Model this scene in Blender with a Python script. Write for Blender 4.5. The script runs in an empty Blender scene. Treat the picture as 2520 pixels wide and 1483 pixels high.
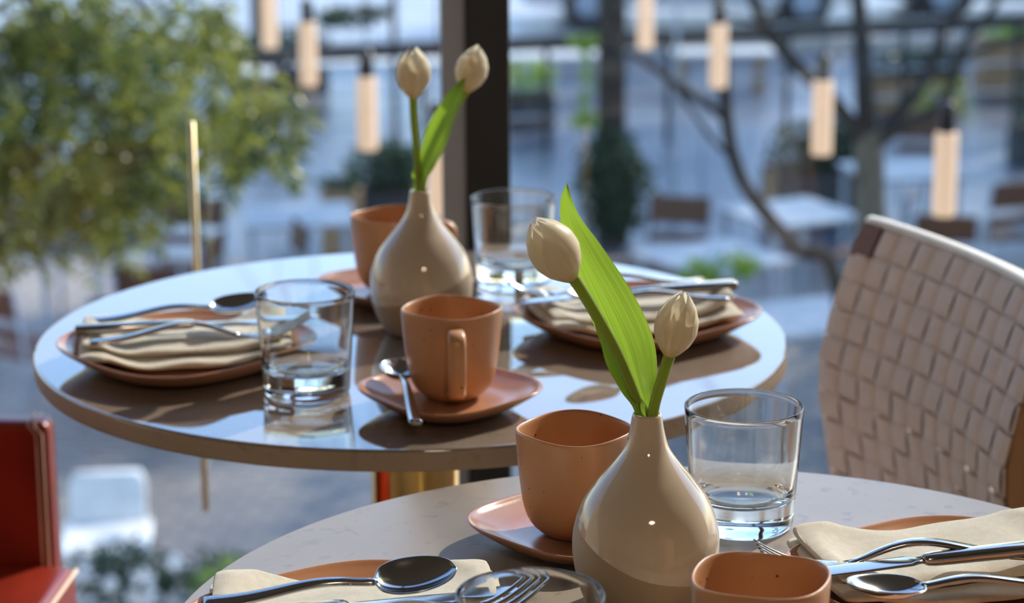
import bpy, bmesh, math, random
from mathutils import Vector, Matrix, noise
PI = math.pi
C = bpy.context.scene.collection
scene = bpy.context.scene

# ------------------------------------------------------------------ camera
FPX, PITCH, CAMZ, ROLL = 5964.0, 0.2509, 1.3353, -0.005
cP, sP, cR, sR = math.cos(PITCH), math.sin(PITCH), math.cos(ROLL), math.sin(ROLL)
cam_d = bpy.data.cameras.new('camera')
cam = bpy.data.objects.new('camera', cam_d)
C.objects.link(cam)
cam_d.sensor_width = 36.0
cam_d.lens = FPX / 2520.0 * 36.0
fwd = Vector((0, cP, -sP))
up0 = Vector((0, sP, cP))
rt0 = Vector((1, 0, 0))
rt = cR * rt0 + sR * up0
up = -sR * rt0 + cR * up0
cam.matrix_world = Matrix(((rt.x, up.x, -fwd.x, 0), (rt.y, up.y, -fwd.y, 0), (rt.z, up.z, -fwd.z, CAMZ), (0, 0, 0, 1)))
cam_d.clip_start = 0.05
cam_d.clip_end = 400
cam_d.dof.use_dof = True
cam_d.dof.focus_distance = 1.62
cam_d.dof.aperture_fstop = 7.1
scene.camera = cam


def at(px, py, y):
    """point at depth y that lies on the line of sight through a photo pixel"""
    a0, b0 = px - 1260, py - 741.5
    a = a0 * cR + b0 * sR
    b = -a0 * sR + b0 * cR
    u, v = a / FPX, -b / FPX
    d = Vector((u, cP + v * sP, -sP + v * cP))
    t = y / d.y
    return Vector((d.x * t, y, CAMZ + d.z * t))


# ------------------------------------------------------------------ light
SUN_AZ, SUN_EL = math.radians(42), math.radians(35)
world = bpy.data.worlds.new('sky')
scene.world = world
world.use_nodes = True
wn = world.node_tree
wn.nodes.clear()
wo = wn.nodes.new('ShaderNodeOutputWorld')
wb = wn.nodes.new('ShaderNodeBackground')
ws = wn.nodes.new('ShaderNodeTexSky')
ws.sky_type = 'NISHITA'
ws.sun_disc = False
ws.sun_elevation = SUN_EL
ws.sun_rotation = SUN_AZ
ws.altitude = 0
ws.air_density = 1.0
ws.dust_density = 0.3
ws.ozone_density = 2.5
wb.inputs['Strength'].default_value = 0.33
wn.links.new(ws.outputs[0], wb.inputs[0])
wn.links.new(wb.outputs[0], wo.inputs[0])

sun_d = bpy.data.lights.new('sun', 'SUN')
sun_d.energy = 5.0
sun_d.angle = math.radians(0.6)
sun_d.color = (1.0, 0.90, 0.74)
sun = bpy.data.objects.new('sun', sun_d)
C.objects.link(sun)
sdir = Vector((math.sin(SUN_AZ) * math.cos(SUN_EL), math.cos(SUN_AZ) * math.cos(SUN_EL), math.sin(SUN_EL)))
sun.rotation_euler = sdir.to_track_quat('Z', 'Y').to_euler()
sun.location = sdir * 40


def room_lamp(name, loc, sx, sy, energy):
    d = bpy.data.lights.new(name, 'AREA')
    d.shape = 'ELLIPSE'
    d.size, d.size_y = sx, sy
    d.energy = energy
    d.color = (1.0, 0.80, 0.58)
    o = bpy.data.objects.new(name, d)
    C.objects.link(o)
    o.location = loc
    return o


room_lamp('ceiling_lamp_light', (.5, -1.5, 2.84), .55, .55, 26)

scene.view_settings.view_transform = 'Standard'
scene.view_settings.look = 'None'
scene.view_settings.gamma = 1.0
scene.view_settings.use_curve_mapping = False
scene.view_settings.exposure = 0.28
scene.cycles.max_bounces = 14
scene.cycles.transmission_bounces = 12
scene.cycles.transparent_max_bounces = 16
scene.cycles.glossy_bounces = 6
scene.cycles.diffuse_bounces = 4
scene.cycles.blur_glossy = 0.3
scene.cycles.sample_clamp_indirect = 6.0


# ------------------------------------------------------------------ materials
class NT:
    def __init__(self, name):
        self.m = bpy.data.materials.new(name)
        self.m.use_nodes = True
        self.t = self.m.node_tree
        self.t.nodes.clear()
        self.out = self.t.nodes.new('ShaderNodeOutputMaterial')

    def n(self, kind, **kw):
        nd = self.t.nodes.new(kind)
        for k, v in kw.items():
            if k in nd.inputs.keys():
                nd.inputs[k].default_value = v
            else:
                setattr(nd, k, v)
        return nd

    def l(self, a, b):
        self.t.links.new(a, b)

    def coord(self, which='Object'):
        return self.n('ShaderNodeTexCoord').outputs[which]

    def noise(self, scale, detail=3.0, vec=None, rough=0.55):
        nd = self.n('ShaderNodeTexNoise', Scale=scale, Detail=detail, Roughness=rough)
        self.l(vec or self.coord(), nd.inputs['Vector'])
        return nd.outputs['Fac']

    def ramp(self, fac, stops):
        nd = self.n('ShaderNodeValToRGB')
        els = nd.color_ramp.elements
        while len(els) < len(stops):
            els.new(0.5)
        for e, (p, c) in zip(els, stops):
            e.position = p
            e.color = (c[0], c[1], c[2], 1)
        self.l(fac, nd.inputs[0])
        return nd.outputs[0]

    def mix(self, fac, a, b):
        nd = self.n('ShaderNodeMix', data_type='RGBA')
        for s, v in ((0, fac), (6, a), (7, b)):
            if hasattr(v, 'is_linked'):
                self.l(v, nd.inputs[s])
            elif s == 0:
                nd.inputs[0].default_value = v
            else:
                nd.inputs[s].default_value = (v[0], v[1], v[2], 1)
        return nd.outputs[2]

    def math(self, op, a, b=0.0):
        nd = self.n('ShaderNodeMath', operation=op)
        for s, v in ((0, a), (1, b)):
            if hasattr(v, 'is_linked'):
                self.l(v, nd.inputs[s])
            else:
                nd.inputs[s].default_value = v
        return nd.outputs[0]

    def bsdf(self, base=(.5, .5, .5), rough=0.5, metal=0.0, spec=0.5, bump=None, **kw):
        b = self.n('ShaderNodeBsdfPrincipled', Metallic=metal)
        b.inputs['Specular IOR Level'].default_value = spec
        for k, v in kw.items():
            b.inputs[k.replace('_', ' ')].default_value = v
        if hasattr(base, 'is_linked'):
            self.l(base, b.inputs['Base Color'])
        else:
            b.inputs['Base Color'].default_value = (base[0], base[1], base[2], 1)
        if hasattr(rough, 'is_linked'):
            self.l(rough, b.inputs['Roughness'])
        else:
            b.inputs['Roughness'].default_value = rough
        if bump:
            h, strength, dist = bump
            bn = self.n('ShaderNodeBump', Strength=strength, Distance=dist)
            self.l(h, bn.inputs['Height'])
            self.l(bn.outputs[0], b.inputs['Normal'])
        return b.outputs[0]

    def done(self, sh):
        self.l(sh, self.out.inputs['Surface'])
        return self.m


def plain(name, base, rough=0.5, metal=0.0, spec=0.5, var=0.12, scale=12.0, bump=None, **kw):
    t = NT(name)
    f = t.noise(scale)
    lo = tuple(c * (1 - var) for c in base)
    hi = tuple(min(1, c * (1 + var)) for c in base)
    col = t.ramp(f, [(0.3, lo), (0.7, hi)])
    bp = None
    if bump:
        bp = (t.noise(bump[0], 4.0), bump[1], bump[2])
    return t.done(t.bsdf(col, rough, metal, spec, bp, **kw))


def speckle_col(t, base, dark=(.05, .03, .02), scale=170.0, amount=0.45, var=.08):
    v = t.n('ShaderNodeTexVoronoi', Scale=scale)
    t.l(t.coord(), v.inputs['Vector'])
    sep = t.n('ShaderNodeSeparateColor')
    t.l(v.outputs['Color'], sep.inputs[0])
    pick = t.math('GREATER_THAN', sep.outputs[0], amount)
    size = t.math('MULTIPLY', t.math('POWER', sep.outputs[1], 2.5), 0.19)
    near = t.math('LESS_THAN', v.outputs['Distance'], size)
    f = t.math('MULTIPLY', pick, near)
    body = t.ramp(t.noise(18), [(.3, tuple(c * (1 - var) for c in base)), (.7, tuple(c * (1 + var) for c in base))])
    return t.mix(f, body, dark)


def ceramic(name, base, rough=.33):
    t = NT(name)
    col = speckle_col(t, base)
    return t.done(t.bsdf(col, rough, 0, .5, (t.noise(60), .05, .002)))


def stone(name, base, rough, spec, **kw):
    t = NT(name)
    f1 = t.noise(9, 6)
    f2 = t.noise(70, 5)
    c1 = t.ramp(f1, [(.3, tuple(c * .90 for c in base)), (.7, tuple(c * 1.08 for c in base))])
    vein = t.ramp(f2, [(.28, (.72, .70, .69)), (.42, (1, 1, 1))])
    mixn = t.n('ShaderNodeMix', data_type='RGBA', blend_type='MULTIPLY')
    mixn.inputs[0].default_value = .8
    t.l(c1, mixn.inputs[6])
    t.l(vein, mixn.inputs[7])
    return t.done(t.bsdf(mixn.outputs[2], rough, 0, spec, (t.noise(400), .02, .0005), **kw))


def vase_mat(name, tilt):
    t = NT(name)
    co = t.coord()
    up_ = t.bsdf(speckle_col(t, (.54, .44, .335), (.16, .10, .06), 90, .86, .03), .07, 0, .6)
    lo_ = t.bsdf(speckle_col(t, (.34, .25, .165), (.12, .07, .04), 260, .70, .05), .55, 0, .4, (t.noise(300), .15, .001))
    sep = t.n('ShaderNodeSeparateXYZ')
    t.l(co, sep.inputs[0])
    a = t.math('MULTIPLY', sep.outputs[0], tilt[0])
    b = t.math('MULTIPLY', sep.outputs[1], tilt[1])
    h = t.math('ADD', t.math('ADD', a, b), tilt[2])
    wob = t.math('MULTIPLY', t.math('SUBTRACT', t.noise(14), .5), .006)
    f = t.math('GREATER_THAN', sep.outputs[2], t.math('ADD', h, wob))
    mx = t.n('ShaderNodeMixShader')
    t.l(f, mx.inputs[0])
    t.l(lo_, mx.inputs[1])
    t.l(up_, mx.inputs[2])
    return t.done(mx.outputs[0])


def leaf_mat(name, c1, c2, trans=.5, stripes=False, rough=.4):
    t = NT(name)
    if stripes:
        uv = t.coord('UV')
        mp = t.n('ShaderNodeMapping')
        mp.inputs['Scale'].default_value = (38, 1.2, 1)
        t.l(uv, mp.inputs['Vector'])
        f = t.noise(1.0, 4, mp.outputs[0], .7)
        col = t.ramp(f, [(.3, c1), (.7, c2)])
    else:
        oi = t.n('ShaderNodeAttribute', attribute_name='tone')
        col = t.mix(oi.outputs['Fac'], c1, c2)
    d = t.bsdf(col, rough, 0, .4)
    tr = t.n('ShaderNodeBsdfTranslucent')
    t.l(col, tr.inputs[0])
    mx = t.n('ShaderNodeMixShader')
    mx.inputs[0].default_value = trans
    t.l(d, mx.inputs[1])
    t.l(tr.outputs[0], mx.inputs[2])
    return t.done(mx.outputs[0])


def petal_mat(name):
    t = NT(name)
    uv = t.coord('UV')
    sep = t.n('ShaderNodeSeparateXYZ')
    t.l(uv, sep.inputs[0])
    mp = t.n('ShaderNodeMapping')
    mp.inputs['Scale'].default_value = (26, 1.0, 1)
    t.l(uv, mp.inputs['Vector'])
    st = t.noise(1.0, 3, mp.outputs[0], .6)
    c0 = t.ramp(sep.outputs[1], [(.0, (.66, .52, .20)), (.22, (.86, .76, .56)), (1, (.90, .84, .70))])
    c1 = t.ramp(st, [(.3, (.90, .87, .80)), (.7, (1, 1, 1))])
    mixn = t.n('ShaderNodeMix', data_type='RGBA', blend_type='MULTIPLY')
    mixn.inputs[0].default_value = 1
    t.l(c0, mixn.inputs[6])
    t.l(c1, mixn.inputs[7])
    d = t.bsdf(mixn.outputs[2], .45, 0, .35)
    tr = t.n('ShaderNodeBsdfTranslucent')
    t.l(mixn.outputs[2], tr.inputs[0])
    mx = t.n('ShaderNodeMixShader')
    mx.inputs[0].default_value = .38
    t.l(d, mx.inputs[1])
    t.l(tr.outputs[0], mx.inputs[2])
    return t.done(mx.outputs[0])


def glass_mat():
    t = NT('clear_glass')
    g = t.n('ShaderNodeBsdfGlass', IOR=1.5, Roughness=0.0)
    g.inputs['Color'].default_value = (.985, .995, .99, 1)
    return t.done(g.outputs[0])


def pane_mat():
    t = NT('window_glass')
    tr = t.n('ShaderNodeBsdfTransparent')
    tr.inputs[0].default_value = (.95, .97, .985, 1)
    gl = t.n('ShaderNodeBsdfGlossy', Roughness=.0)
    lw = t.n('ShaderNodeLayerWeight', Blend=.5)
    fr = t.math('ADD', t.math('MULTIPLY', t.math('POWER', lw.outputs['Facing'], 5.0), .7), .025)
    mx = t.n('ShaderNodeMixShader')
    t.l(fr, mx.inputs[0])
    t.l(tr.outputs[0], mx.inputs[1])
    t.l(gl.outputs[0], mx.inputs[2])
    return t.done(mx.outputs[0])


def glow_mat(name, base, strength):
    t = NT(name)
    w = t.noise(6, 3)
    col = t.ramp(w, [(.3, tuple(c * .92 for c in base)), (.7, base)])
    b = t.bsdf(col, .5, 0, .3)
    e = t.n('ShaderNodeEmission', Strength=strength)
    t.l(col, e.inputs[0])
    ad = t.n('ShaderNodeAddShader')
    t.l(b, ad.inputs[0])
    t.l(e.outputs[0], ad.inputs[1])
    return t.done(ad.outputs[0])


def paving_mat(name, c1, c2, sx, rough=.4, spec=.5, rot=.5):
    t = NT(name)
    co = t.coord()
    mp = t.n('ShaderNodeMapping')
    mp.inputs['Rotation'].default_value = (0, 0, rot)
    t.l(co, mp.inputs['Vector'])
    bk = t.n('ShaderNodeTexBrick', Scale=sx)
    bk.inputs['Color1'].default_value = (*c1, 1)
    bk.inputs['Color2'].default_value = (*c2, 1)
    bk.inputs['Mortar'].default_value = (c1[0] * .45, c1[1] * .45, c1[2] * .45, 1)
    bk.inputs['Mortar Size'].default_value = .03
    t.l(mp.outputs[0], bk.inputs['Vector'])
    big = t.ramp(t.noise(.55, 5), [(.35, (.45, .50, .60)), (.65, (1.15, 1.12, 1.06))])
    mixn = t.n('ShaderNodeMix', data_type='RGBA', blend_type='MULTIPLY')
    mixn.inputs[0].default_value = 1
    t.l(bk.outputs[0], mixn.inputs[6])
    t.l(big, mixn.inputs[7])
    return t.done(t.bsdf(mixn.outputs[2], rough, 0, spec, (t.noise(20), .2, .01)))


MAT = dict(
    stone_far=stone('polished_stone', (.25, .195, .15), .03, .8, Coat_Weight=.75, Coat_Roughness=.02, Coat_IOR=1.6),
    stone_near=stone('honed_stone', (.31, .258, .202), .27, .35),
    stone_edge=stone('honed_stone_edge', (.36, .27, .20), .5, .4),
    clay=ceramic('peach_stoneware', (.52, .255, .122)),
    clay_plate=ceramic('peach_plate_stoneware', (.42, .19, .095), .2),
    vase_near=vase_mat('two_tone_vase_glaze_near', (-.35, .28, .052)),
    vase_far=vase_mat('two_tone_vase_glaze_far', (.32, .10, .048)),
    glass=glass_mat(), pane=pane_mat(),
    steel=plain('polished_steel', (.46, .455, .45), .13, 1.0, .5, .02, 40),
    linen=plain('cream_linen', (.76, .69, .56), .95, 0, .1, .07, 160, (2200, .9, .0008), Sheen_Weight=.5),
    petal=petal_mat('white_tulip_petal'),
    tulip_leaf=leaf_mat('tulip_leaf', (.14, .27, .018), (.34, .47, .045), .55, True, .3),
    stem=leaf_mat('tulip_stem', (.24, .34, .035), (.38, .46, .07), .4, True, .35),
    strap=plain('woven_linen_strap', (.70, .575, .50), .85, 0, .2, .06, 60, (700, .3, .0006)),
    binding=plain('white_canvas_binding', (.90, .87, .82), .8, 0, .2, .03, 60),  # same strap cloth, whitened: sun on the top edge put into the colour
    leather_brown=plain('brown_leather', (.16, .055, .022), .5, 0, .4, .15, 30),
    wood=plain('oiled_wood', (.36, .19, .09), .5, 0, .4, .18, 20),
    red=plain('red_leather', (.27, .026, .012), .30, 0, .5, .12, 14, (260, .12, .001)),
    thread=plain('pale_stitching', (.72, .52, .40), .6),
    dark=plain('black_anodised_metal', (.010, .014, .022), .38, 0, .5, .1, 30),
    grey=plain('grey_metal', (.36, .42, .50), .45, 0, .5, .05, 30),
    brass=plain('brushed_brass', (.78, .52, .20), .16, 1.0, .5, .05, 30),
    brass_bar=plain('satin_brass', (.90, .76, .48), .45, .5, .5, .05, 30),
    wall=plain('warm_plaster', (.58, .47, .36), .9),
    ceiling=plain('ceiling_plaster', (.26, .23, .20), .9),
    floor=plain('grey_floor', (.20, .175, .15), .5, 0, .4, .2, 5),
    bark=plain('tree_bark', (.045, .043, .040), .9, 0, .2, .4, 14, (30, .6, .02)),
    bark_light=plain('pale_bark', (.14, .125, .10), .9, 0, .2, .35, 14, (30, .6, .02)),
    foliage=leaf_mat('tree_leaf', (.022, .066, .020), (.40, .41, .075), .48, False, .30),
    foliage_dark=leaf_mat('evergreen_leaf', (.018, .05, .028), (.05, .10, .05), .3),
    foliage_bright=leaf_mat('bright_leaf', (.12, .28, .02), (.35, .50, .05), .5),
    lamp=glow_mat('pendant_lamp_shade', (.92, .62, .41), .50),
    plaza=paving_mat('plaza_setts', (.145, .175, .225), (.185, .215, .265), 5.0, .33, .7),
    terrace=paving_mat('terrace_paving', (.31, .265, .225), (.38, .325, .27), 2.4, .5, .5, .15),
    road=plain('asphalt_road', (.34, .36, .40), .4, 0, .6, .15, 2),
    kerb=plain('pale_kerb_stone', (.55, .50, .44), .7),
    teak=plain('weathered_teak', (.10, .045, .025), .6, 0, .4, .2, 20),
    slat_grey=plain('grey_slats', (.30, .31, .32), .5),
    tabletop_out=plain('pale_terrace_laminate', (.34, .36, .39), .4, 0, .6, .05, 5),
    timber=plain('planter_timber', (.34, .22, .12), .7, 0, .3, .2, 8),
    planter=plain('dark_planter', (.035, .04, .045), .6),
    white=plain('white_enamel', (.80, .79, .76), .4),
    white_flower=plain('white_blossom', (.82, .82, .84), .7),
    carwhite=plain('white_car_paint', (.72, .73, .75), .2, 0, .6, .03, 2),
    carblue=plain('silver_blue_car_paint', (.30, .36, .46), .2, .3, .6, .03, 2),
    carred=plain('red_car_paint', (.40, .06, .05), .2, 0, .6, .03, 2),
    tyre=plain('black_rubber', (.02, .02, .02), .8),
    carglass=plain('tinted_car_glass', (.03, .04, .05), .05, 0, .8),
    soil=plain('soil', (.05, .035, .025), .95),
)

# ------------------------------------------------------------------ helpers


def tag(o, label=None, cat=None, group=None, kind=None):
    if label:
        o['label'] = label
    if cat:
        o['category'] = cat
    if group:
        o['group'] = group
    if kind:
        o['kind'] = kind
    return o


def empty(name, loc=(0, 0, 0), rz=0.0, label=None, cat=None, group=None):
    o = bpy.data.objects.new(name, None)
    o.empty_display_size = .05
    C.objects.link(o)
    o.location = loc
    o.rotation_euler = (0, 0, rz)
    return tag(o, label, cat, group)


def dup(root, loc=None, rz=None, label=None, group=None):
    r = root.copy()
    C.objects.link(r)
    if loc is not None:
        r.location = loc
    if rz is not None:
        r.rotation_euler = (0, 0, rz)
    if label:
        r['label'] = label
    if group:
        r['group'] = group
    for ch in list(root.children):
        c = ch.copy()
        C.objects.link(c)
        c.parent = r
        for g in list(ch.children):
            d = g.copy()
            C.objects.link(d)
            d.parent = c
    return r


class MB:
    def __init__(self):
        self.v, self.f, self.uv = [], [], {}

    def add(self, vs, fs, uvs=None):
        o = len(self.v)
        self.v += [tuple(p) for p in vs]
        self.f += [tuple(i + o for i in f) for f in fs]
        if uvs:
            for i, u in enumerate(uvs):
                self.uv[o + i] = u
        return self

    def grid(self, rows, closed=False, cap0=False, cap1=False, uvs=None):
        n = len(rows[0])
        vs = [p for r in rows for p in r]
        fs = []
        for i in range(len(rows) - 1):
            for j in range(n if closed else n - 1):
                k = (j + 1) % n
                fs.append((i * n + j, i * n + k, (i + 1) * n + k, (i + 1) * n + j))
        if cap0:
            fs.append(tuple(range(n - 1, -1, -1)))
        if cap1:
            fs.append(tuple((len(rows) - 1) * n + j for j in range(n)))
        return self.add(vs, fs, uvs)

    def box(self, x0, x1, y0, y1, z0, z1, M=None):
        vs = [Vector((x, y, z)) for z in (z0, z1) for y in (y0, y1) for x in (x0, x1)]
        if M:
            vs = [M @ v for v in vs]
        return self.add(vs, [(0, 2, 3, 1), (4, 5, 7, 6), (0, 1, 5, 4), (2, 6, 7, 3), (0, 4, 6, 2), (1, 3, 7, 5)])

    def lathe(self, prof, n=48, mod=None):
        """prof: list of (r, z); r==0 closes. mod(theta, i, r, z) -> (r, z)"""
        rows = []
        for i, (r, z) in enumerate(prof):
            row = []
            for j in range(n):
                a = 2 * PI * j / n
                rr, zz = mod(a, i, r, z) if mod else (r, z)
                row.append((max(rr, 1e-5) * math.cos(a), max(rr, 1e-5) * math.sin(a), zz))
            rows.append(row)
        return self.grid(rows, True)

    def tube(self, path, rad, n=8, caps=True, flat=None):
        pts = [Vector(p) for p in path]
        if not hasattr(rad, '__len__'):
            rad = [rad] * len(pts)
        rows = []
        prev = None
        for i, p in enumerate(pts):
            d = (pts[min(i + 1, len(pts) - 1)] - pts[max(i - 1, 0)]).normalized()
            if prev is None:
                ref = Vector((0, 0, 1)) if abs(d.z) < .9 else Vector((1, 0, 0))
                a = d.cross(ref).normalized()
            else:
                a = (prev - d * prev.dot(d)).normalized()
            prev = a
            b = d.cross(a)
            rows.append([p + (a * math.cos(2 * PI * j / n) + b * math.sin(2 * PI * j / n)) * rad[i] for j in range(n)])
        return self.grid(rows, True, caps, caps)

    def loft(self, secs):
        """secs: (x, yc, zc, halfwidth, halfthick) along x"""
        rows = []
        for x, yc, zc, w, t in secs:
            ring = [(1, 0), (.92, .6), (.6, 1), (-.6, 1), (-.92, .6), (-1, 0), (-.92, -.6), (-.6, -1), (.6, -1), (.92, -.6)]
            rows.append([(x, yc + a * w, zc + b * t) for a, b in ring])
        return self.grid(rows, True, True, True)

    def build(self, name, m, parent=None, smooth=True, mods=(), tone=None):
        me = bpy.data.meshes.new(name)
        me.from_pydata(self.v, [], self.f)
        if self.uv:
            lay = me.uv_layers.new(name='UVMap')
            for lp in me.loops:
                lay.data[lp.index].uv = self.uv.get(lp.vertex_index, (0, 0))
        if tone is not None:
            at_ = me.attributes.new('tone', 'FLOAT', 'FACE')
            for i, v in enumerate(tone):
                at_.data[i].value = v
        me.validate()
        bm = bmesh.new()
        bm.from_mesh(me)
        bmesh.ops.remove_doubles(bm, verts=bm.verts, dist=2e-6)
        if tone is None:
            bmesh.ops.recalc_face_normals(bm, faces=bm.faces)
        for f in bm.faces:
            f.smooth = smooth
        bm.to_mesh(me)
        bm.free()
        me.materials.append(m)
        o = bpy.data.objects.new(name, me)
        C.objects.link(o)
        if parent:
            o.parent = parent
        for kind, kw in mods:
            md = o.modifiers.new(kind.lower(), kind)
            for k, v in kw.items():
                setattr(md, k, v)
        return o


def BEV(w, seg=2):
    return ('BEVEL', dict(width=w, segments=seg, limit_method='ANGLE', angle_limit=.6))


def SUB(n=1):
    return ('SUBSURF', dict(levels=n, render_levels=n))


def lerp(a, b, t):
    return a + (b - a) * t


def smooth_path(pts, n):
    """Catmull-Rom through points (tuples of any length)"""
    out = []
    m = len(pts) - 1
    for k in range(n + 1):
        t = k / n * m
        i = min(int(t), m - 1)
        u = t - i
        p = [pts[max(i - 1, 0)], pts[i], pts[i + 1], pts[min(i + 2, m)]]
        out.append(tuple(.5 * ((2 * b) + (-a + c) * u + (2 * a - 5 * b + 4 * c - d) * u * u + (-a + 3 * b - 3 * c + d) * u ** 3)
                         for a, b, c, d in zip(*p)))
    return out


# ------------------------------------------------------------------ room shell
def struct(name, mb, m, parent=None, smooth=False, mods=()):
    o = mb.build(name, m, parent, smooth, mods)
    if parent is None:
        o['kind'] = 'structure'
    return o


GROUND = -2.8
WY = 2.92
struct('floor', MB().box(-3.6, 3.6, -3.6, WY + .06, -.2, 0), MAT['floor'])
struct('ceiling', MB().box(-3.6, 3.6, -3.6, WY + .25, 2.9, 3.1), MAT['ceiling'])
struct('wall_back', MB().box(-3.6, 3.6, -3.7, -3.6, 0, 2.9), MAT['wall'])
struct('wall_left', MB().box(-3.7, -3.6, -3.6, WY + .1, 0, 2.9), MAT['wall'])
struct('wall_right', MB().box(3.6, 3.7, -3.6, WY + .1, 0, 2.9), MAT['wall'])
struct('trim_1', MB().box(-3.6, 3.6, WY - .03, WY + .09, 2.76, 2.9), MAT['dark'])
struct('trim_2', MB().box(-.055, -.001, WY, WY + .09, 0, 2.76), MAT['dark'], None, False, (BEV(.002),))
struct('trim_3', MB().box(-.0855, -.0555, WY + .008, WY + .09, 0, 2.76), MAT['grey'], None, False, (BEV(.002),))
struct('baseboard_front', MB().box(-3.6, 3.6, WY - .03, WY + .06, 0, .03), MAT['dark'])
w1 = struct('window_1', MB().box(-3.6, -.0875, WY + .032, WY + .04, .032, 2.758), MAT['pane'])
w2 = struct('window_2', MB().box(.001, 3.6, WY + .032, WY + .04, .032, 2.758), MAT['pane'])
hp = at(468, 300, 2.885)
hb = at(503, 1255, 2.885)
mb = MB().tube([(-.386, 2.885, hb.z), (-.386, 2.885, hp.z)], .0042, 12)  # solid bar standing in for a streak read as a reflection in the glass
hd = mb.build('handle', MAT['brass_bar'], w1, True)  # the bar standing in for the streak, not a seen handle
hd['label'] = 'slim brass pull bar on the left window pane'
mb = MB()
for z in (hb.z + .05, hp.z - .05):
    mb.tube([(-.386, 2.887, z), (-.386, WY + .032, z)], .0028, 8)
mb.build('handle_mount', MAT['dark'], hd, True)

struct('ground', MB().box(-30, 34, 3.2, 60, GROUND - .3, GROUND), MAT['plaza'])

tp = MB().box(-14, 14, 3.2, 17.4, GROUND + .0005, GROUND + .012).build('ground_terrace', MAT['terrace'], None, False)
tp['kind'] = 'structure'

# ------------------------------------------------------------------ tables
TZ = .74
FAR = Vector((-.0933, 2.1965, 0))
NEAR = Vector((.1228, 1.4533, 0))


def dining_table(center, m, label):
    t = empty('dining_table', (center.x, center.y, 0), 0, label, 'table', 'round stone dining tables')
    R, h = .35, .0195
    prof = [(0, TZ - h), (R - .004, TZ - h), (R - .0012, TZ - h + .0008), (R, TZ - h + .003), (R, TZ - .0025), (R - .0008, TZ - .0007), (R - .0025, TZ), (0, TZ)]
    top = MB().lathe(prof, 160).build('tabletop', m, t, True, (('WEIGHTED_NORMAL', dict(keep_sharp=True)),))
    top.data.materials.append(MAT['stone_edge'])
    for f in top.data.polygons:
        if f.normal.z < .3:
            f.material_index = 1
    MB().lathe([(0, .016), (.042, .016), (.042, TZ - h - .008), (0, TZ - h - .008)], 48).build('pedestal', MAT['brass'], t, True, (BEV(.001),))
    MB().lathe([(0, TZ - h - .009), (.14, TZ - h - .009), (.14, TZ - h), (0, TZ - h)], 48).build('mounting_plate', MAT['dark'], t, True, (BEV(.001),))
    MB().lathe([(0, 0), (.16, 0), (.16, .008), (.045, .016), (0, .016)], 64).build('base', MAT['brass'], t, True, (BEV(.001),))
    return t


dining_table(FAR, MAT['stone_far'], 'round pale stone dining table by the window, reflecting the blue sky')
dining_table(NEAR, MAT['stone_near'], 'round grey-beige stone dining table in front, its lower half cut off')


# ------------------------------------------------------------------ tableware
def squircle(a, amp=.06, rot=0.0, wob=.0):
    return 1 + amp * math.cos(4 * (a - rot)) * -1 + wob * math.cos(3 * a + 1.1) + wob * .8 * math.cos(2 * a + .4)


def make_plate(name, label, cat, R, depth, flat, rot, group, m, th=.0042):
    e = empty(name, (0, 0, 0), 0, label, cat, group)
    prof = [(0, .0012), (R * flat * .85, .0012), (R * flat * .9, 0), (R * flat, .0005), (R * lerp(flat, 1, .4), depth * .22), (R * lerp(flat, 1, .75), depth * .58),
            (R - .0012, depth - .003), (R, depth - .001), (R - .0008, depth), (R - .0026, depth - .0004), (R - .006, depth - .0036), (R * lerp(flat, 1, .7), depth * .58 + min(th, .0042) * .85),
            (R * lerp(flat, 1, .35), max(depth * .2 + .0042, th + .0012)), (R * flat * .95, th + .0006), (R * flat * .7, th), (0, th)]

    def mod(a, i, r, z):
        k = (r / R) ** 2
        s = squircle(a, .066, rot, .008)
        return r * (1 + (s - 1) * k), z + (.0012 * math.cos(2 * a + .7) * (k if z > .004 else 0))
    o = MB().lathe(prof, 96, mod).build('dish', m, e, True, (SUB(1),))
    return e


def mug_shape(rot, wob):
    def mod(a, i, r, z):
        k = min(1, max(0, (z - .012) / .05))
        s = squircle(a, .026, rot, wob)
        dz = .0009 * math.cos(3 * a + rot) * max(0, (z - .05) / .03)
        return r * (1 + (s - 1) * (.45 + .55 * k)), z + dz
    return mod


def make_mug(label, rot=.7, wob=.010):
    e = empty('mug', (0, 0, 0), 0, label, 'mug', 'peach stoneware mugs')
    H = .078
    prof = [(0, .0015), (.017, .0015), (.0195, 0), (.022, .001), (.0295, .0065), (.0345, .0145), (.0370, .025), (.0388, .040), (.0402, .058), (.0410, .072), (.0413, H - .0015),
            (.0407, H), (.0395, H - .0002), (.0386, H - .002), (.0382, .070), (.0372, .056), (.0358, .040), (.0338, .026), (.0305, .0155), (.0250, .0085), (.014, .0055), (0, .005)]
    MB().lathe(prof, 72, mug_shape(rot, wob)).build('cup', MAT['clay'], e, True, (SUB(1),))
    # strap handle on the local -y side
    path = smooth_path([(0, -.0360, .0655), (0, -.050, .0670), (0, -.0585, .0625), (0, -.0600, .050), (0, -.0580, .033), (0, -.0520, .018), (0, -.042, .0135), (0, -.0330, .0150)], 28)
    rows = []
    for i, p in enumerate(path):
        a, b = Vector(path[max(i - 1, 0)]), Vector(path[min(i + 1, len(path) - 1)])
        d = (b - a).normalized()
        nrm = Vector((1, 0, 0)).cross(d).normalized()
        w, t = .0074, .0034
        ring = [(1, 0), (.94, .55), (.7, 1), (-.7, 1), (-.94, .55), (-1, 0), (-.94, -.55), (-.7, -1), (.7, -1), (.94, -.55)]
        rows.append([Vector(p) + Vector((w * x, 0, 0)) + nrm * (t * y) for x, y in ring])
    MB().grid(rows, True, True, True).build('handle', MAT['clay'], e, True)
    return e


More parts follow.
